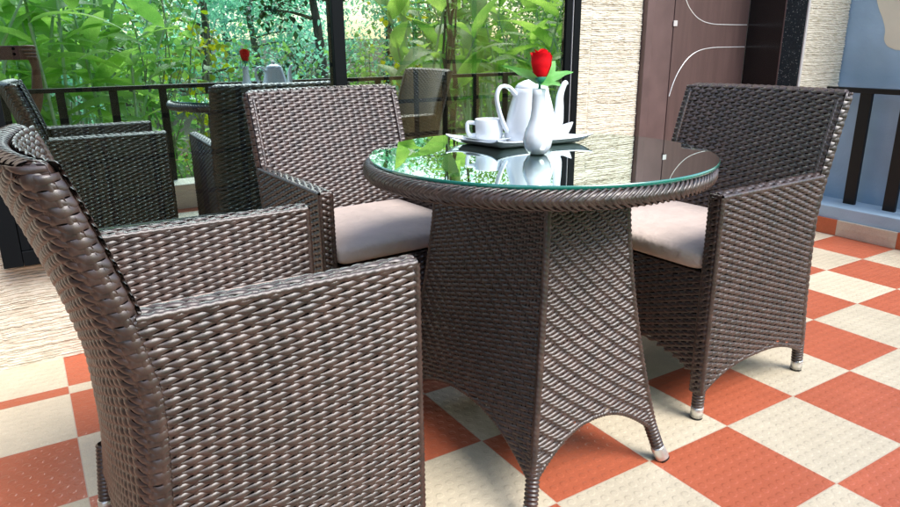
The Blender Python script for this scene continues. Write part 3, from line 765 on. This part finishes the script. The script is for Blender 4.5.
# door
dr = thing('door', 'brown door with curved chrome inlay lines, beside the stone wall', 'door', (0, 0, 0))
DY = WY - .022
mb = MB(); mb.box(5.513*T, 7.46*T, DY+.0, DY+.04, .01, 7.1*T); mb.build('door_leaf', M_door, dr, smooth=False, bevel=.002)
mb = MB(); mb.box(4.995*T, 5.51*T, DY+.004, DY+.04, .0, 7.1*T); mb.build('side_stile', M_doorframe, dr, smooth=False, bevel=.003)
mb = MB(); mb.box(4.815*T, 4.985*T, DY-.014, DY+.04, 0, 7.19*T); mb.box(4.986*T, 7.47*T, DY-.014, DY+.04, 7.11*T, 7.19*T); mb.build('door_frame', M_doorframe, dr, smooth=False, bevel=.004)
mb = MB(); mb.box(7.462*T, 7.499*T, 4.16*T+.0, DY-.001, .01, 7.1*T); mb.build('dark_panel', M_doorblack, dr, smooth=False, bevel=.001)
mb = MB(); mb.box(7.455*T, 7.499*T, PY+.40*T*.95+.001, 4.155*T, 0, 7.1*T); mb.build('jamb_strip', M_doorframe, dr, smooth=False, bevel=.003)

mb = MB(); mb.box(-2.75, -2.60, -.70, WY-.02, -.12, ZT)  # unseen wall added to darken left-facing sides by blocking low sky
tag(mb.build('sky_blocker_wall', principled('blocker_wall_brown', (.10, .07, .055), rough=.8, vary=.08, vscale=5, bump=.001, bscale=80), smooth=False), 'unseen brown wall added left of the terrace to block low sky light', 'wall')
# blue wall with the cream painted shape
BX = 8.752*T
bw = thing('blue_wall', 'blue painted wall with a cream wavy patch behind the railing', 'wall')
mb = MB(); mb.box(BX, BX+.12, 1.0*T, 3.9*T, -.12, ZT); mb.build('plaster', M_blue, bw, smooth=False)

# ------------------------------------------------------------------ window
GY = 4.73*T
wn = thing('window', 'black framed sliding window with mirror-like glass reflecting the garden', 'window')
fd0, fd1 = 4.625*T, WY+.03
zb, ztp = WZ0+.001, 8.0*T-.001
mb = MB()
mb.box(WX0+.001, WX0+.001+.052, fd0, fd1, zb, ztp); mb.box(WX1-.075, WX1-.042, fd0+.006, fd1, zb, ztp); mb.box(WX1-.038, WX1-.001, fd0-.004, fd1, zb, ztp)
mb.box(WX0+.054, WX1-.076, fd0, fd1, zb, zb+.046); mb.box(WX0+.054, WX1-.076, fd0, fd1, ztp-.05, ztp)
mb.build('frame', M_frame, wn, smooth=False, bevel=.002)
mb = MB(); mb.box(WX1-.0415, WX1-.0385, fd0+.002, fd0+.012, zb, ztp); mb.box(WX1-.0005, WX1+.0035, fd0+.012, fd1-.03, zb, ztp); mb.build('sealant_line', M_trim, wn, smooth=False)
mb = MB(); mx0 = -.655*T; mb.box(mx0, mx0+.045, fd0+.004, fd0+.030, zb+.047, ztp-.051); mb.build('mullion', M_frame, wn, smooth=False, bevel=.002)
mb = MB()
mb.box(WX0+.0545, WX0+.0785, fd0+.008, fd0+.03, zb+.0465, ztp-.051); mb.box(WX0+.079, mx0-.0005, fd0+.008, fd0+.03, zb+.0465, zb+.075)
mb.box(mx0+.0455, WX1-.0765, fd0+.008, fd0+.03, zb+.0465, zb+.075)
mb.build('sash', M_frame, wn, smooth=False, bevel=.002)
mb = MB(); mb.box(WX0+.079, mx0+.02, GY, GY+.004, zb+.0755, ztp-.0515); mb.build('glass_pane', M_pane, wn, smooth=False)
mb = MB(); PW = WX1-.0765-mx0-.0205; mb.box(0, PW, 0, .004, zb+.0755, ztp-.0515); gp2 = mb.build('glass_pane', M_pane2, wn, smooth=False); gp2.location = (mx0+.0205, GY+.006, 0); gp2.rotation_euler = (0, 0, math.radians(-.9))
# grille bars behind the glass
mb = MB(); gy = 5.28*T
for x in (-3.9, -3.38, -3.22, -2.7, -2.18, -1.66, -1.14, -.62, -.10, .36, .82, 1.29, 1.80, 2.28, 2.79, 3.15): mb.box(x*T-.009, x*T+.009, gy, gy+.012, .3, 2.3)
for z in (1.18, 1.62, 2.09, 2.56, 3.08, 3.57, 4.1, 4.6): mb.box(WX0, WX1, gy+.0125, gy+.021, z*T-.008, z*T+.008)
mb.build('security_grille', M_black, wn, smooth=False)
# room behind
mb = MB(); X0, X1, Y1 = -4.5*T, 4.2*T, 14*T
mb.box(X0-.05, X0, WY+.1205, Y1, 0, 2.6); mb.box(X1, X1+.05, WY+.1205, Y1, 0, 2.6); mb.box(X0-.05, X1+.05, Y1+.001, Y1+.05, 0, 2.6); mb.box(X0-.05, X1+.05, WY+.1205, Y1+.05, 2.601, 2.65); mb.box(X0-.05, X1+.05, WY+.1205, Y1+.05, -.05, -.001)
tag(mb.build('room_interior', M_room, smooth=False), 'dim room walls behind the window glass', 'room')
def curtain(x0, x1, y, label, fold=.02, per=.11):
    n = int((x1-x0)/.012); x = np.linspace(x0, x1, n)[:, None]; z = np.linspace(.02, 2.35, 8)[None, :]
    yy = y + fold*np.sin(x*2*PI/per + .5*np.sin(x*7)) + .006*np.sin(x*60)
    m = MB(); m.grid(np.stack([x + 0*z, yy + 0*z, z + 0*x], -1)); m.grid(np.stack([x + 0*z, yy + .004 + 0*z, z + 0*x], -1), flip=True)
    return tag(m.build('curtain', M_curtain), label, 'curtain')
curtain(-4.3*T, .1*T, 6.2*T, 'brown curtain hanging inside the left half of the window')
curtain(.2*T, 4.1*T, 5.9*T, 'tan brown curtain hanging inside the right half of the window')

# ------------------------------------------------------------------ garden
GZ0 = -.42
def gp(px, y):
    """ground position at depth y seen (mirrored) in image column px"""
    az = math.radians(31.74) + math.atan((px-450)/681.)
    return -1.19 + math.tan(az)*(3.905 - y)
n = 80
gx, gy_ = np.meshgrid(np.linspace(-40, 60, n), np.linspace(-70, -3.12*T, n), indexing='ij')
hgt = GZ0 + .10*(vnoise(gx*.35, gy_*.35, 40)-.5) + np.clip((-gy_-20)/50, 0, 1)*2.0
mb = MB(); mb.grid(np.dstack([gx, gy_, hgt])); struct(mb.build('garden_ground', M_soil), 'planted garden ground beyond the terrace', 'ground')
mb = MB(); mb.box(-40, 60, -3.11*T, 60, -1.2, -.5); struct(mb.build('base_ground', M_soil, smooth=False), 'earth below the house', 'ground')

def ginger(x, y, H, nst, lean, seed, mat, label, group='broad-leaved garden plants', ll=.55, lw=.14):
    r = np.random.default_rng(seed)
    root = thing('ginger_plant', label, 'plant', (x, y, GZ0), 0, group)
    st = MB(); lf = MB()
    for k in range(nst):
        bx, by = r.normal(0, .14, 2); az = r.uniform(0, 2*PI); ln = lean*r.uniform(.2, 1); h = H*r.uniform(.75, 1.08)
        u = np.linspace(0, 1, 10)
        P = np.stack([bx + ln*h*u**1.8*np.cos(az), by + ln*h*u**1.8*np.sin(az), h*u*(1-.05*u)], 1)
        st.tube(P, np.linspace(.019, .008, 10), 7)
        nl = int(r.integers(6, 9)); a2 = r.uniform(0, PI)
        for j in range(nl):
            t = .46 + .54*j/(nl-1); i = t*9; i0 = min(int(i), 8); p = P[i0]*(1-(i-i0)) + P[i0+1]*(i-i0)
            yaw = a2 + PI*(j % 2) + r.normal(0, .3)
            V = rot(blade(ll*r.uniform(.75, 1.15), lw*r.uniform(.8, 1.2), r.uniform(.5, 1.5), 10, 5, .22), yaw, r.uniform(.45, 1.1), r.normal(0, .35))
            lf.grid(V + p)
    st.build('stem', M_stem, root); lf.build('leaves', mat, root)
    return root
def shrub(x, y, H, R_, nl, ls, seed, mat, label, cat='shrub', name='shrub', group='shrubs in the garden', twig=M_twig, z0=None, low=.1, aspect=.75, flowers=0, fmat=M_redfl, ntw=9):
    r = np.random.default_rng(seed)
    root = thing(name, label, cat, (x, y, GZ0 if z0 is None else z0), 0, group)
    st = MB(); lf = MB(); cl = []
    for k in range(ntw):
        az = r.uniform(0, 2*PI); rr = R_*r.uniform(.2, .95); h = H*r.uniform(.55, 1)
        u = np.linspace(0, 1, 7); P = np.stack([rr*u**1.3*np.cos(az) + .02*np.sin(u*9+k)*H, rr*u**1.3*np.sin(az), h*u], 1)
        st.tube(P, np.linspace(.010, .003, 7)*max(1, H/1.8), 5, caps=False); cl += [P[i] for i in range(int(7*low), 7)]
    cl = np.array(cl)
    c = cl[r.integers(0, len(cl), nl)] + r.normal(0, R_*.20, (nl, 3))
    # clumping leaves holes
    keep = vnoise(c[:, 0]*3/R_+50, c[:, 2]*3/R_+50, seed) + .3*r.random(nl) > .45; c = c[keep]
    m = len(c); B = blade(1, aspect, .4, 5, 3, .2); B = B.reshape(-1, 3)
    yaw = r.uniform(0, 2*PI, m); pt = r.normal(-.1, .6, m); ro_ = r.normal(0, .6, m); s = ls*r.uniform(.6, 1.3, m)
    cyw, syw, cp, sp2, cr_, sr = np.cos(yaw), np.sin(yaw), np.cos(pt), np.sin(pt), np.cos(ro_), np.sin(ro_)
    Rm = np.stack([np.stack([cyw*cp, -syw*cr_ - cyw*sp2*sr, syw*sr - cyw*sp2*cr_], -1), np.stack([syw*cp, cyw*cr_ - syw*sp2*sr, -cyw*sr - syw*sp2*cr_], -1), np.stack([sp2, cp*sr, cp*cr_], -1)], 1)
    V = np.einsum('mij,kj->mki', Rm, B)*s[:, None, None] + c[:, None, :]
    idx = np.arange(15).reshape(5, 3); F = np.stack([idx[:-1, :-1], idx[1:, :-1], idx[1:, 1:], idx[:-1, 1:]], -1).reshape(-1, 4)
    F = (F[None] + (np.arange(m)*15)[:, None, None]).reshape(-1, 4)
    lf.add(V.reshape(-1, 3), F)
    if twig: st.build('twigs' if name == 'shrub' else 'branches', twig, root)
    lf.build('leaves', mat, root)
    if flowers:
        for k in range(flowers):
            fl = MB(); p = cl[r.integers(0, len(cl))] + r.normal(0, R_*.2, 3)
            for j in range(6):
                fl.grid(rot(blade(.045, .035, .3, 5, 3, .2), j*PI/3, .5, 0) + p)
            fl.build('flower', fmat, root)
    return root
def tree(x, y, H, R_, nl, ls, seed, mat, label, crown0=.25):
    r = np.random.default_rng(seed)
    root = thing('tree', label, 'tree', (x, y, GZ0), 0, 'trees at the back of the garden')
    tr = MB(); u = np.linspace(0, 1, 9)
    tr.tube(np.stack([.12*np.sin(u*4+seed), .1*np.cos(u*3), H*.8*u], 1), np.linspace(.13, .03, 9), 9)
    tips = []
    for k in range(14):
        z = H*r.uniform(crown0, .8); az = r.uniform(0, 2*PI); l = R_*r.uniform(.5, 1)*(1-.35*z/H)
        P = np.stack([l*u*np.cos(az), l*u*np.sin(az), z + .35*l*u - .25*l*u**2], 1); tr.tube(P, np.linspace(.035, .006, 9), 5, caps=False)
        tips += [P[i] for i in range(3, 9)]
    tips = np.array(tips); tr.build('trunk', M_bark, root)
    c = tips[r.integers(0, len(tips), nl)] + r.normal(0, R_*.13, (nl, 3))
    m = len(c); B = np.array([(0, 0, 0), (.5, -.28, .05), (1, 0, -.1), (.5, .28, .05)])
    yaw = r.uniform(0, 2*PI, m); pt = r.normal(-.3, .5, m); s = ls*r.uniform(.6, 1.4, m)
    cy_, sy_, cp, sp2 = np.cos(yaw), np.sin(yaw), np.cos(pt), np.sin(pt)
    X = B[None, :, 0]*cp[:, None] - B[None, :, 2]*sp2[:, None]; Zq = B[None, :, 0]*sp2[:, None] + B[None, :, 2]*cp[:, None]; Y = np.broadcast_to(B[None, :, 1], X.shape)
    V = np.stack([X*cy_[:, None] - Y*sy_[:, None], X*sy_[:, None] + Y*cy_[:, None], Zq], -1)*s[:, None, None] + c[:, None]
    lf = MB(); lf.add(V.reshape(-1, 3), np.arange(m*4).reshape(-1, 4)); lf.build('crown', mat, root)
    return root
k = 0
for px, y, H, ns, ln, mat, lab in [
    (-25, -2.0, 1.9, 5, .35, M_leaf_broad, 'tall ginger plant at the left edge of the window reflection'),
    (25, -2.5, 2.2, 6, .3, M_leaf_broad, 'ginger plant mirrored just above the hand holding the phone'),
    (58, -2.2, 2.1, 6, .25, M_leaf_broad, 'ginger plant with pale upright stems, right of the mirrored hand'),
    (92, -2.9, 2.3, 6, .3, M_leaf_broad, 'ginger plant mirrored between the hand and the round-leaved shrub'),
    (128, -2.3, 1.7, 4, .25, M_leaf_broad, 'shorter ginger plant left of the mirrored table'),
    (60, -3.9, 2.5, 7, .3, M_leaf_broad, 'ginger plant in the second row behind the left stems'),
    (0, -4.0, 2.5, 7, .3, M_leaf_broad, 'ginger plant in the second row at the far left of the reflection'),
    (120, -4.2, 2.4, 7, .3, M_leaf_broad, 'ginger plant in the second row behind the round-leaved shrub'),
    (395, -2.4, 2.0, 4, .45, M_leaf_broad, 'large-leaved plant mirrored above the right window pane'),
    (440, -3.0, 2.3, 5, .4, M_leaf_broad, 'large-leaved plant mirrored above the reflected chair back'),
    (500, -2.6, 2.2, 5, .35, M_leaf_broad, 'large-leaved plant mirrored behind the teapot'),
    (545, -3.5, 2.4, 6, .35, M_leaf_broad, 'large-leaved plant mirrored beside the right window jamb'),
    (470, -4.6, 2.6, 7, .3, M_leaf_broad, 'large-leaved plant in the second row of the right pane reflection')]:
    big = px > 300
    ginger(gp(px, y), y, H, ns, ln, 100+k, mat, lab, ll=.70 if big else .62, lw=.17 if big else .125); k += 1
for px, y, H, R_, nl, ls, mat, fl, fm, lab in [
    (165, -2.7, 2.0, .50, 700, .085, M_leaf_shrub, 0, None, 'round-leaved green shrub with thin pale twigs behind the mirrored railing'),
    (205, -3.6, 2.1, .45, 600, .08, M_leaf_yellow, 0, None, 'yellow-green shrub mirrored left of the reflected rose'),
    (190, -1.9, .75, .34, 420, .05, M_leaf_shrub, 7, M_pinkfl, 'low shrub with coral flowers under the mirrored table'),
    (75, -1.75, .78, .22, 200, .05, M_leaf_shrub, 5, M_redfl, 'low shrub with a red flower head behind the mirrored chair'),
    (140, -5.2, 2.2, .8, 1400, .08, M_leaf_shrub, 0, None, 'bushy green shrub behind the ginger stems'),
    (245, -5.5, 1.5, .7, 1300, .07, M_leaf_shrub, 10, M_redfl, 'bushy shrub dotted with red flowers behind the mirrored rose'),
    (300, -5.0, 1.5, .8, 1500, .07, M_leaf_haze, 0, None, 'haze-tinted bush mirrored behind the reflected teapot'),
    (345, -4.0, 1.5, .6, 1100, .07, M_leaf_shrub, 0, None, 'green bush mirrored right of the window mullion'),
    (400, -5.2, 1.9, .8, 1300, .09, M_leaf_yellow, 0, None, 'yellow-green bush mirrored at the top of the right pane'),
    (20, -6.0, 2.4, 1.0, 1700, .09, M_leaf_shrub, 0, None, 'leafy bush at the far left behind the ginger plants'),
    (80, -6.6, 2.4, 1.0, 1700, .09, M_leaf_haze, 0, None, 'haze-tinted bush far behind the ginger stems'),
    (455, -6.4, 2.6, 1.1, 1800, .10, M_leaf_shrub, 0, None, 'tall bush behind the large-leaved plants on the right'),
    (520, -5.6, 2.6, 1.1, 1800, .10, M_leaf_shrub, 0, None, 'tall bush at the right end of the reflected garden')]:
    shrub(gp(px, y), y, H, R_, nl, ls, 200+k, mat, lab, flowers=fl, fmat=fm or M_redfl); k += 1
shrub(gp(436, -1.75), -1.75, 3.2, .07, 260, .07, 777, M_leaf_shrub, 'thin brown trunk wound with vines, mirrored right of the reflected chair back', cat='tree', name='vine_covered_trunk', group=None, twig=M_bark, ntw=7)
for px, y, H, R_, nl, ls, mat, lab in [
    (215, -13, 5.0, 2.0, 6500, .13, M_leaf_haze, 'hazy blue-green tree at the back, left of the reflected rose'),
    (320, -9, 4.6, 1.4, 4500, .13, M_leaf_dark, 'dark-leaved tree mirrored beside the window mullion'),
    (262, -17, 5.5, 2.6, 7000, .16, M_leaf_haze, 'hazy tree at the back behind the reflected teapot'),
    (175, -19, 6.0, 2.6, 6000, .17, M_leaf_haze, 'hazy tree at the back, above the mirrored table'),
    (240, -22, 6.5, 2.8, 6000, .19, M_leaf_haze, 'farthest hazy tree, directly behind the reflected rose'),
    (300, -24, 6.5, 3.0, 6000, .2, M_leaf_haze, 'farthest hazy tree, left of the window mullion'),
    (410, -22, 7, 3.0, 6000, .19, M_leaf_haze, 'farthest hazy tree, above the reflected chair back'),
    (370, -14, 6.0, 2.4, 6000, .15, M_leaf_haze, 'hazy tree at the back above the right window pane'),
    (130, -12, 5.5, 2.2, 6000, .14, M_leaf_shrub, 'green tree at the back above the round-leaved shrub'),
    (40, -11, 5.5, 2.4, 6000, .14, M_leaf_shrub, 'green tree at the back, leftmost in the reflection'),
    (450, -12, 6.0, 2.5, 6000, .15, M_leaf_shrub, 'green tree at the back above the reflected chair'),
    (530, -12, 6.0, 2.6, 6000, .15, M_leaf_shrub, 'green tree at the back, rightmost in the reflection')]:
    tree(gp(px, y), y, H, R_, int(nl*(.5 if px in (215, 262, 320, 240, 300, 370) else .8)), ls, 300+k, mat, lab, crown0=.02); k += 1

# ------------------------------------------------------------------ photographer (seen mirrored in the window)
def skin_body(name, joints, edges, mat, parent, sub=2, root=0):
    me = bpy.data.meshes.new(name); me.from_pydata([j[0] for j in joints], edges, [])
    me.materials.append(mat)
    o = bpy.data.objects.new(name, me); col.objects.link(o); o.parent = parent
    sm = o.modifiers.new('skin', 'SKIN'); sm.use_smooth_shade = True
    if not me.skin_vertices: me.attributes  # layer is created with the modifier
    bm = bmesh.new(); bm.from_mesh(me); lay = bm.verts.layers.skin.verify(); bm.verts.ensure_lookup_table()
    for i, j in enumerate(joints):
        rr = j[1] if isinstance(j[1], tuple) else (j[1], j[1]); bm.verts[i][lay].radius = rr; bm.verts[i][lay].use_root = (i == root)
    bm.to_mesh(me); bm.free()
    s2 = o.modifiers.new('sub', 'SUBSURF'); s2.levels = sub; s2.render_levels = sub
    return o
PXc, PYc = -1.78, -1.42
pe = thing('person', 'person holding up a phone, arm and hand mirrored at the left window edge', 'person', (0, 0, 0))
g0 = GZ0 + .02
J = [((PXc, PYc, g0+.92), (.150, .110)), ((PXc, PYc, g0+1.12), (.130, .095)), ((PXc+.01, PYc+.01, g0+1.32), (.150, .105)), ((PXc+.01, PYc, g0+1.42), (.075, .07)), ((PXc+.02, PYc+.01, g0+1.49), .052),
     ((PXc+.03, PYc+.03, g0+1.56), (.070, .085)), ((PXc+.03, PYc+.03, g0+1.645), (.078, .095)), ((PXc+.03, PYc+.02, g0+1.71), (.060, .07)),
     # right arm (+x)
     ((PXc+.17, PYc, g0+1.385), .056), ((PXc+.22, PYc+.02, g0+1.36), .052), ((-1.26, -1.28, .70), .043), ((-1.115, -1.19, .60), .040), ((-1.075, -1.12, .74), .036), ((-1.062, -1.065, .885), .024), ((-1.068, -1.050, .93), (.028, .018)),
     # left arm
     ((PXc-.16, PYc, g0+1.385), .056), ((PXc-.21, PYc+.03, g0+1.35), .052), ((-1.90, -1.22, .72), .043), ((-1.78, -1.15, .66), .038), ((-1.55, -1.10, .84), .030), ((-1.445, -1.065, .93), .024), ((-1.42, -1.045, .965), (.028, .018)),
     # legs
     ((PXc+.09, PYc, g0+.86), .090), ((PXc+.10, PYc+.01, g0+.50), .060), ((PXc+.10, PYc-.01, g0+.30), .055), ((PXc+.10, PYc-.02, g0+.08), .036), ((PXc+.11, PYc+.10, g0+.035), .034), ((PXc+.115, PYc+.17, g0+.028), .026),
     ((PXc-.09, PYc, g0+.86), .090), ((PXc-.10, PYc+.01, g0+.50), .060), ((PXc-.10, PYc-.01, g0+.30), .055), ((PXc-.10, PYc-.02, g0+.08), .036), ((PXc-.11, PYc+.10, g0+.035), .034), ((PXc-.115, PYc+.17, g0+.028), .026)]
E_ = [(0, 1), (1, 2), (2, 3), (3, 4), (4, 5), (5, 6), (6, 7), (2, 8), (8, 9), (9, 10), (10, 11), (11, 12), (12, 13), (13, 14), (2, 15), (15, 16), (16, 17), (17, 18), (18, 19), (19, 20), (20, 21),
      (0, 22), (22, 23), (23, 24), (24, 25), (25, 26), (26, 27), (0, 28), (28, 29), (29, 30), (30, 31), (31, 32), (32, 33)]
# fingers curl round the phone (phone back is at y=-1.0185 .. front -1.0105)
b0 = len(J)
def chain(start, pts, rads):
    global J, E_
    prev = start
    for p_, r_ in zip(pts, rads):
        J.append((p_, r_)); E_.append((prev, len(J)-1)); prev = len(J)-1
for i, dz in enumerate((.038, .018, -.002, -.021)):
    ln = (1, 1.08, 1.0, .82)[i]
    chain(14, [(-1.058, -1.040, .955+dz*.7), (-1.066+.012, -1.008, .967+dz), (-1.066-.022*ln, -.994, .969+dz), (-1.066-.048*ln, -.996, .968+dz)], [.0105, .0092, .0085, .0070])
    chain(21, [(-1.422, -1.042, .960+dz*.7), (-1.414-.012, -1.008, .967+dz), (-1.414+.020*ln, -.994, .969+dz), (-1.414+.042*ln, -.996, .968+dz)], [.0105, .0092, .0085, .0070])
chain(14, [(-1.085, -1.040, .935), (-1.105, -1.030, .950), (-1.128, -1.027, .966)], [.012, .0105, .0085])
chain(21, [(-1.395, -1.040, .945), (-1.375, -1.030, .955), (-1.352, -1.027, .966)], [.012, .0105, .0085])
body_o = skin_body('body', J, E_, M_skin, pe)
SH = [((PXc, PYc, g0+.86), (.165, .125)), ((PXc, PYc, g0+1.12), (.145, .110)), ((PXc+.01, PYc+.01, g0+1.32), (.165, .118)), ((PXc+.01, PYc, g0+1.42), (.085, .08)),
      ((PXc+.17, PYc, g0+1.385), .068), ((PXc+.22, PYc+.02, g0+1.36), .064), ((-1.40, -1.33, .82), .058), ((PXc-.16, PYc, g0+1.385), .068), ((PXc-.21, PYc+.03, g0+1.35), .064), ((-1.95, -1.29, .82), .058)]
skin_body('shirt', SH, [(0, 1), (1, 2), (2, 3), (2, 4), (4, 5), (5, 6), (2, 7), (7, 8), (8, 9)], M_shirt, pe)
TR = [((PXc, PYc, g0+.92), (.162, .122)), ((PXc+.09, PYc, g0+.84), .102), ((PXc+.10, PYc+.01, g0+.50), .076), ((PXc+.10, PYc-.02, g0+.11), .060), ((PXc-.09, PYc, g0+.84), .102), ((PXc-.10, PYc+.01, g0+.50), .076), ((PXc-.10, PYc-.02, g0+.11), .060)]
skin_body('trousers', TR, [(0, 1), (1, 2), (2, 3), (0, 4), (4, 5), (5, 6)], M_trouser, pe)
mb = MB(); th, ph = np.meshgrid(np.linspace(0, 2*PI, 28, endpoint=False), np.linspace(-.25, PI/2, 12), indexing='ij')
mb.grid(np.stack([PXc+.03 + .088*np.cos(ph)*np.cos(th), PYc+.012 + .108*np.cos(ph)*np.sin(th) - .012, g0+1.655 + .105*np.sin(ph) - .03*np.clip(-np.sin(th), 0, 1)], -1), closed_u=True)
mb.build('hair', M_hair, pe)
mb = MB()
hc = np.array([PXc+.03, PYc+.03+.088, g0+1.62])
mb.tube([hc + (0, -.010, .035), hc + (0, .014, .0), hc + (0, .008, -.006)], [.006, .012, .010], 8)
mb.build('nose', M_skin, pe)
for sx in (-1, 1):
    mb = MB(); mb.lathe([(0, -.011), (.008, -.008), (.011, 0), (.008, .008), (0, .011)], 12, tuple(hc + (sx*.032, -.012, .034))); mb.build('eye', M_hair, pe)
mb = MB(); mb.tube([hc + (-.026, -.014, -.042), hc + (0, -.006, -.045), hc + (.026, -.014, -.042)], [.003, .006, .003], 8)
mb.build('mouth', principled('lip', (.30, .10, .09), .5), pe)
# phone
pn = thing('phone', 'dark red cased phone held sideways at the left edge of the window reflection', 'phone', (0, 0, 0))
mb = MB(); mb.box(-1.408, -1.072, -1.0180, -1.0100, .932, 1.012); mb.build('case', M_phone, pn, smooth=False, bevel=.0035)
mb = MB(); 
for dx, dz in ((0, .0), (.0, -.030)):
    th = np.linspace(0, 2*PI, 20, endpoint=False)
    mb.tube([(-1.190+dx+.03, -1.0102, .995+dz), (-1.190+dx+.03, -1.0075, .995+dz)], .0085, 16)
mb.build('camera_lens', M_lens, pn)

# ------------------------------------------------------------------ door inlays and the wall patch (flat inlays on their surfaces)
def ribbon_xz(mb, pts, y0, y1, w=.0045):
    P = bez([(a, 0, b) for a, b in pts], 10); m = len(P)
    d = np.gradient(P, axis=0); d /= np.linalg.norm(d, axis=1, keepdims=True); nn_ = np.stack([-d[:, 2], 0*d[:, 0], d[:, 0]], 1)
    A1 = P + nn_*w/2; A2 = P - nn_*w/2
    V = np.stack([A1 + [0, y1, 0], A1 + [0, y0, 0], A2 + [0, y0, 0], A2 + [0, y1, 0]], 1); mb.grid(V)
mb = MB(); yA, yB = DY-.0014, DY+.002
k_ = T
ribbon_xz(mb, [(5.60*k_, 4.35*k_), (5.70*k_, 4.08*k_), (5.86*k_, 3.86*k_), (6.12*k_, 3.69*k_), (6.45*k_, 3.615*k_), (6.9*k_, 3.60*k_), (7.44*k_, 3.60*k_)], yA, yB)
ribbon_xz(mb, [(5.535*k_, 2.43*k_), (5.62*k_, 2.66*k_), (5.75*k_, 2.87*k_), (5.95*k_, 3.06*k_), (6.2*k_, 3.17*k_), (6.55*k_, 3.215*k_), (7.0*k_, 3.22*k_), (7.44*k_, 3.22*k_)], yA, yB)
mb.build('chrome_inlay', M_chrome, dr)
mb = MB(); mb.box(5.49*T, 5.58*T, DY-.004, DY-.0005, 3.57*T, 3.66*T); mb.build('metal_plate', M_trim, dr, smooth=False, bevel=.0008)
pts = [(3.40, 4.10), (3.30, 3.85), (3.20, 3.66), (3.13, 3.48), (3.12, 3.33), (3.06, 3.23), (2.97, 3.18), (2.84, 3.15), (2.4, 3.13), (1.8, 3.2), (1.2, 3.5), (.7, 4.2), (.9, 5.2), (1.9, 6.0), (3.0, 5.9), (3.5, 5.2), (3.52, 4.5)]
pc_ = bez([(0, a, b) for a, b in pts + pts[:1]], 6)[:-1]*T
bm = bmesh.new(); vs = [bm.verts.new((BX-.0025, p_[1], p_[2])) for p_ in pc_]; fc = bm.faces.new(vs)
ex = bmesh.ops.extrude_face_region(bm, geom=[fc]); bmesh.ops.translate(bm, vec=(.004, 0, 0), verts=[v for v in ex['geom'] if isinstance(v, bmesh.types.BMVert)])
bmesh.ops.recalc_face_normals(bm, faces=bm.faces)
me = bpy.data.meshes.new('painted_patch'); bm.to_mesh(me); bm.free(); me.materials.append(M_cream)
o = bpy.data.objects.new('painted_patch', me); col.objects.link(o); o.parent = bw

# ------------------------------------------------------------------ camera
yaw, pitch, roll = .554, .299, -.010
C = Vector((-3.966*T, -3.296*T, 3.328*T))
fw = Vector((math.sin(yaw)*math.cos(pitch), math.cos(yaw)*math.cos(pitch), -math.sin(pitch)))
r_ = Vector((math.cos(yaw), -math.sin(yaw), 0)); up = r_.cross(fw)
r2 = r_*math.cos(roll) + up*math.sin(roll); u2 = -r_*math.sin(roll) + up*math.cos(roll)
Mx = Matrix(((r2.x, u2.x, -fw.x), (r2.y, u2.y, -fw.y), (r2.z, u2.z, -fw.z)))
cam = bpy.data.cameras.new('camera'); cam.lens = 36*681/900; cam.sensor_width = 36; cam.clip_start = .003; cam.clip_end = 500
co = bpy.data.objects.new('camera', cam); col.objects.link(co); co.matrix_world = Matrix.Translation(C) @ Mx.to_4x4()
scene.camera = co

# ------------------------------------------------------------------ light
SUN_AZ, SUN_EL = math.radians(-70), math.radians(48)      # direction towards the sun, from +x counter-clockwise
sd = Vector((math.cos(SUN_EL)*math.cos(SUN_AZ), math.cos(SUN_EL)*math.sin(SUN_AZ), math.sin(SUN_EL)))
sl = bpy.data.lights.new('sun', 'SUN'); sl.energy = 1.75; sl.angle = math.radians(35); sl.color = (1, .975, .94)
so = bpy.data.objects.new('sun', sl); col.objects.link(so); so.rotation_euler = sd.to_track_quat('Z', 'Y').to_euler()
w = bpy.data.worlds.new('World'); scene.world = w; w.use_nodes = True; nt = w.node_tree
bg = nt.nodes['Background']; sky = nt.nodes.new('ShaderNodeTexSky'); sky.sky_type = 'NISHITA'; sky.sun_disc = False
sky.sun_elevation = SUN_EL; sky.sun_rotation = math.pi/2 - SUN_AZ; sky.dust_density = 1.6; sky.air_density = 1.0; sky.ozone_density = .8
nt.links.new(sky.outputs[0], bg.inputs[0]); bg.inputs[1].default_value = .15
scene.view_settings.view_transform = 'Standard'; scene.view_settings.look = 'None'; scene.view_settings.gamma = 1; scene.view_settings.use_curve_mapping = False
scene.view_settings.exposure = 1.33
scene.render.engine = 'CYCLES'
scene.cycles.use_denoising = True; scene.cycles.denoising_prefilter = 'NONE'; scene.cycles.sample_clamp_indirect = 6; scene.cycles.max_bounces = 10; scene.cycles.glossy_bounces = 5; scene.cycles.transparent_max_bounces = 12; scene.cycles.caustics_reflective = False
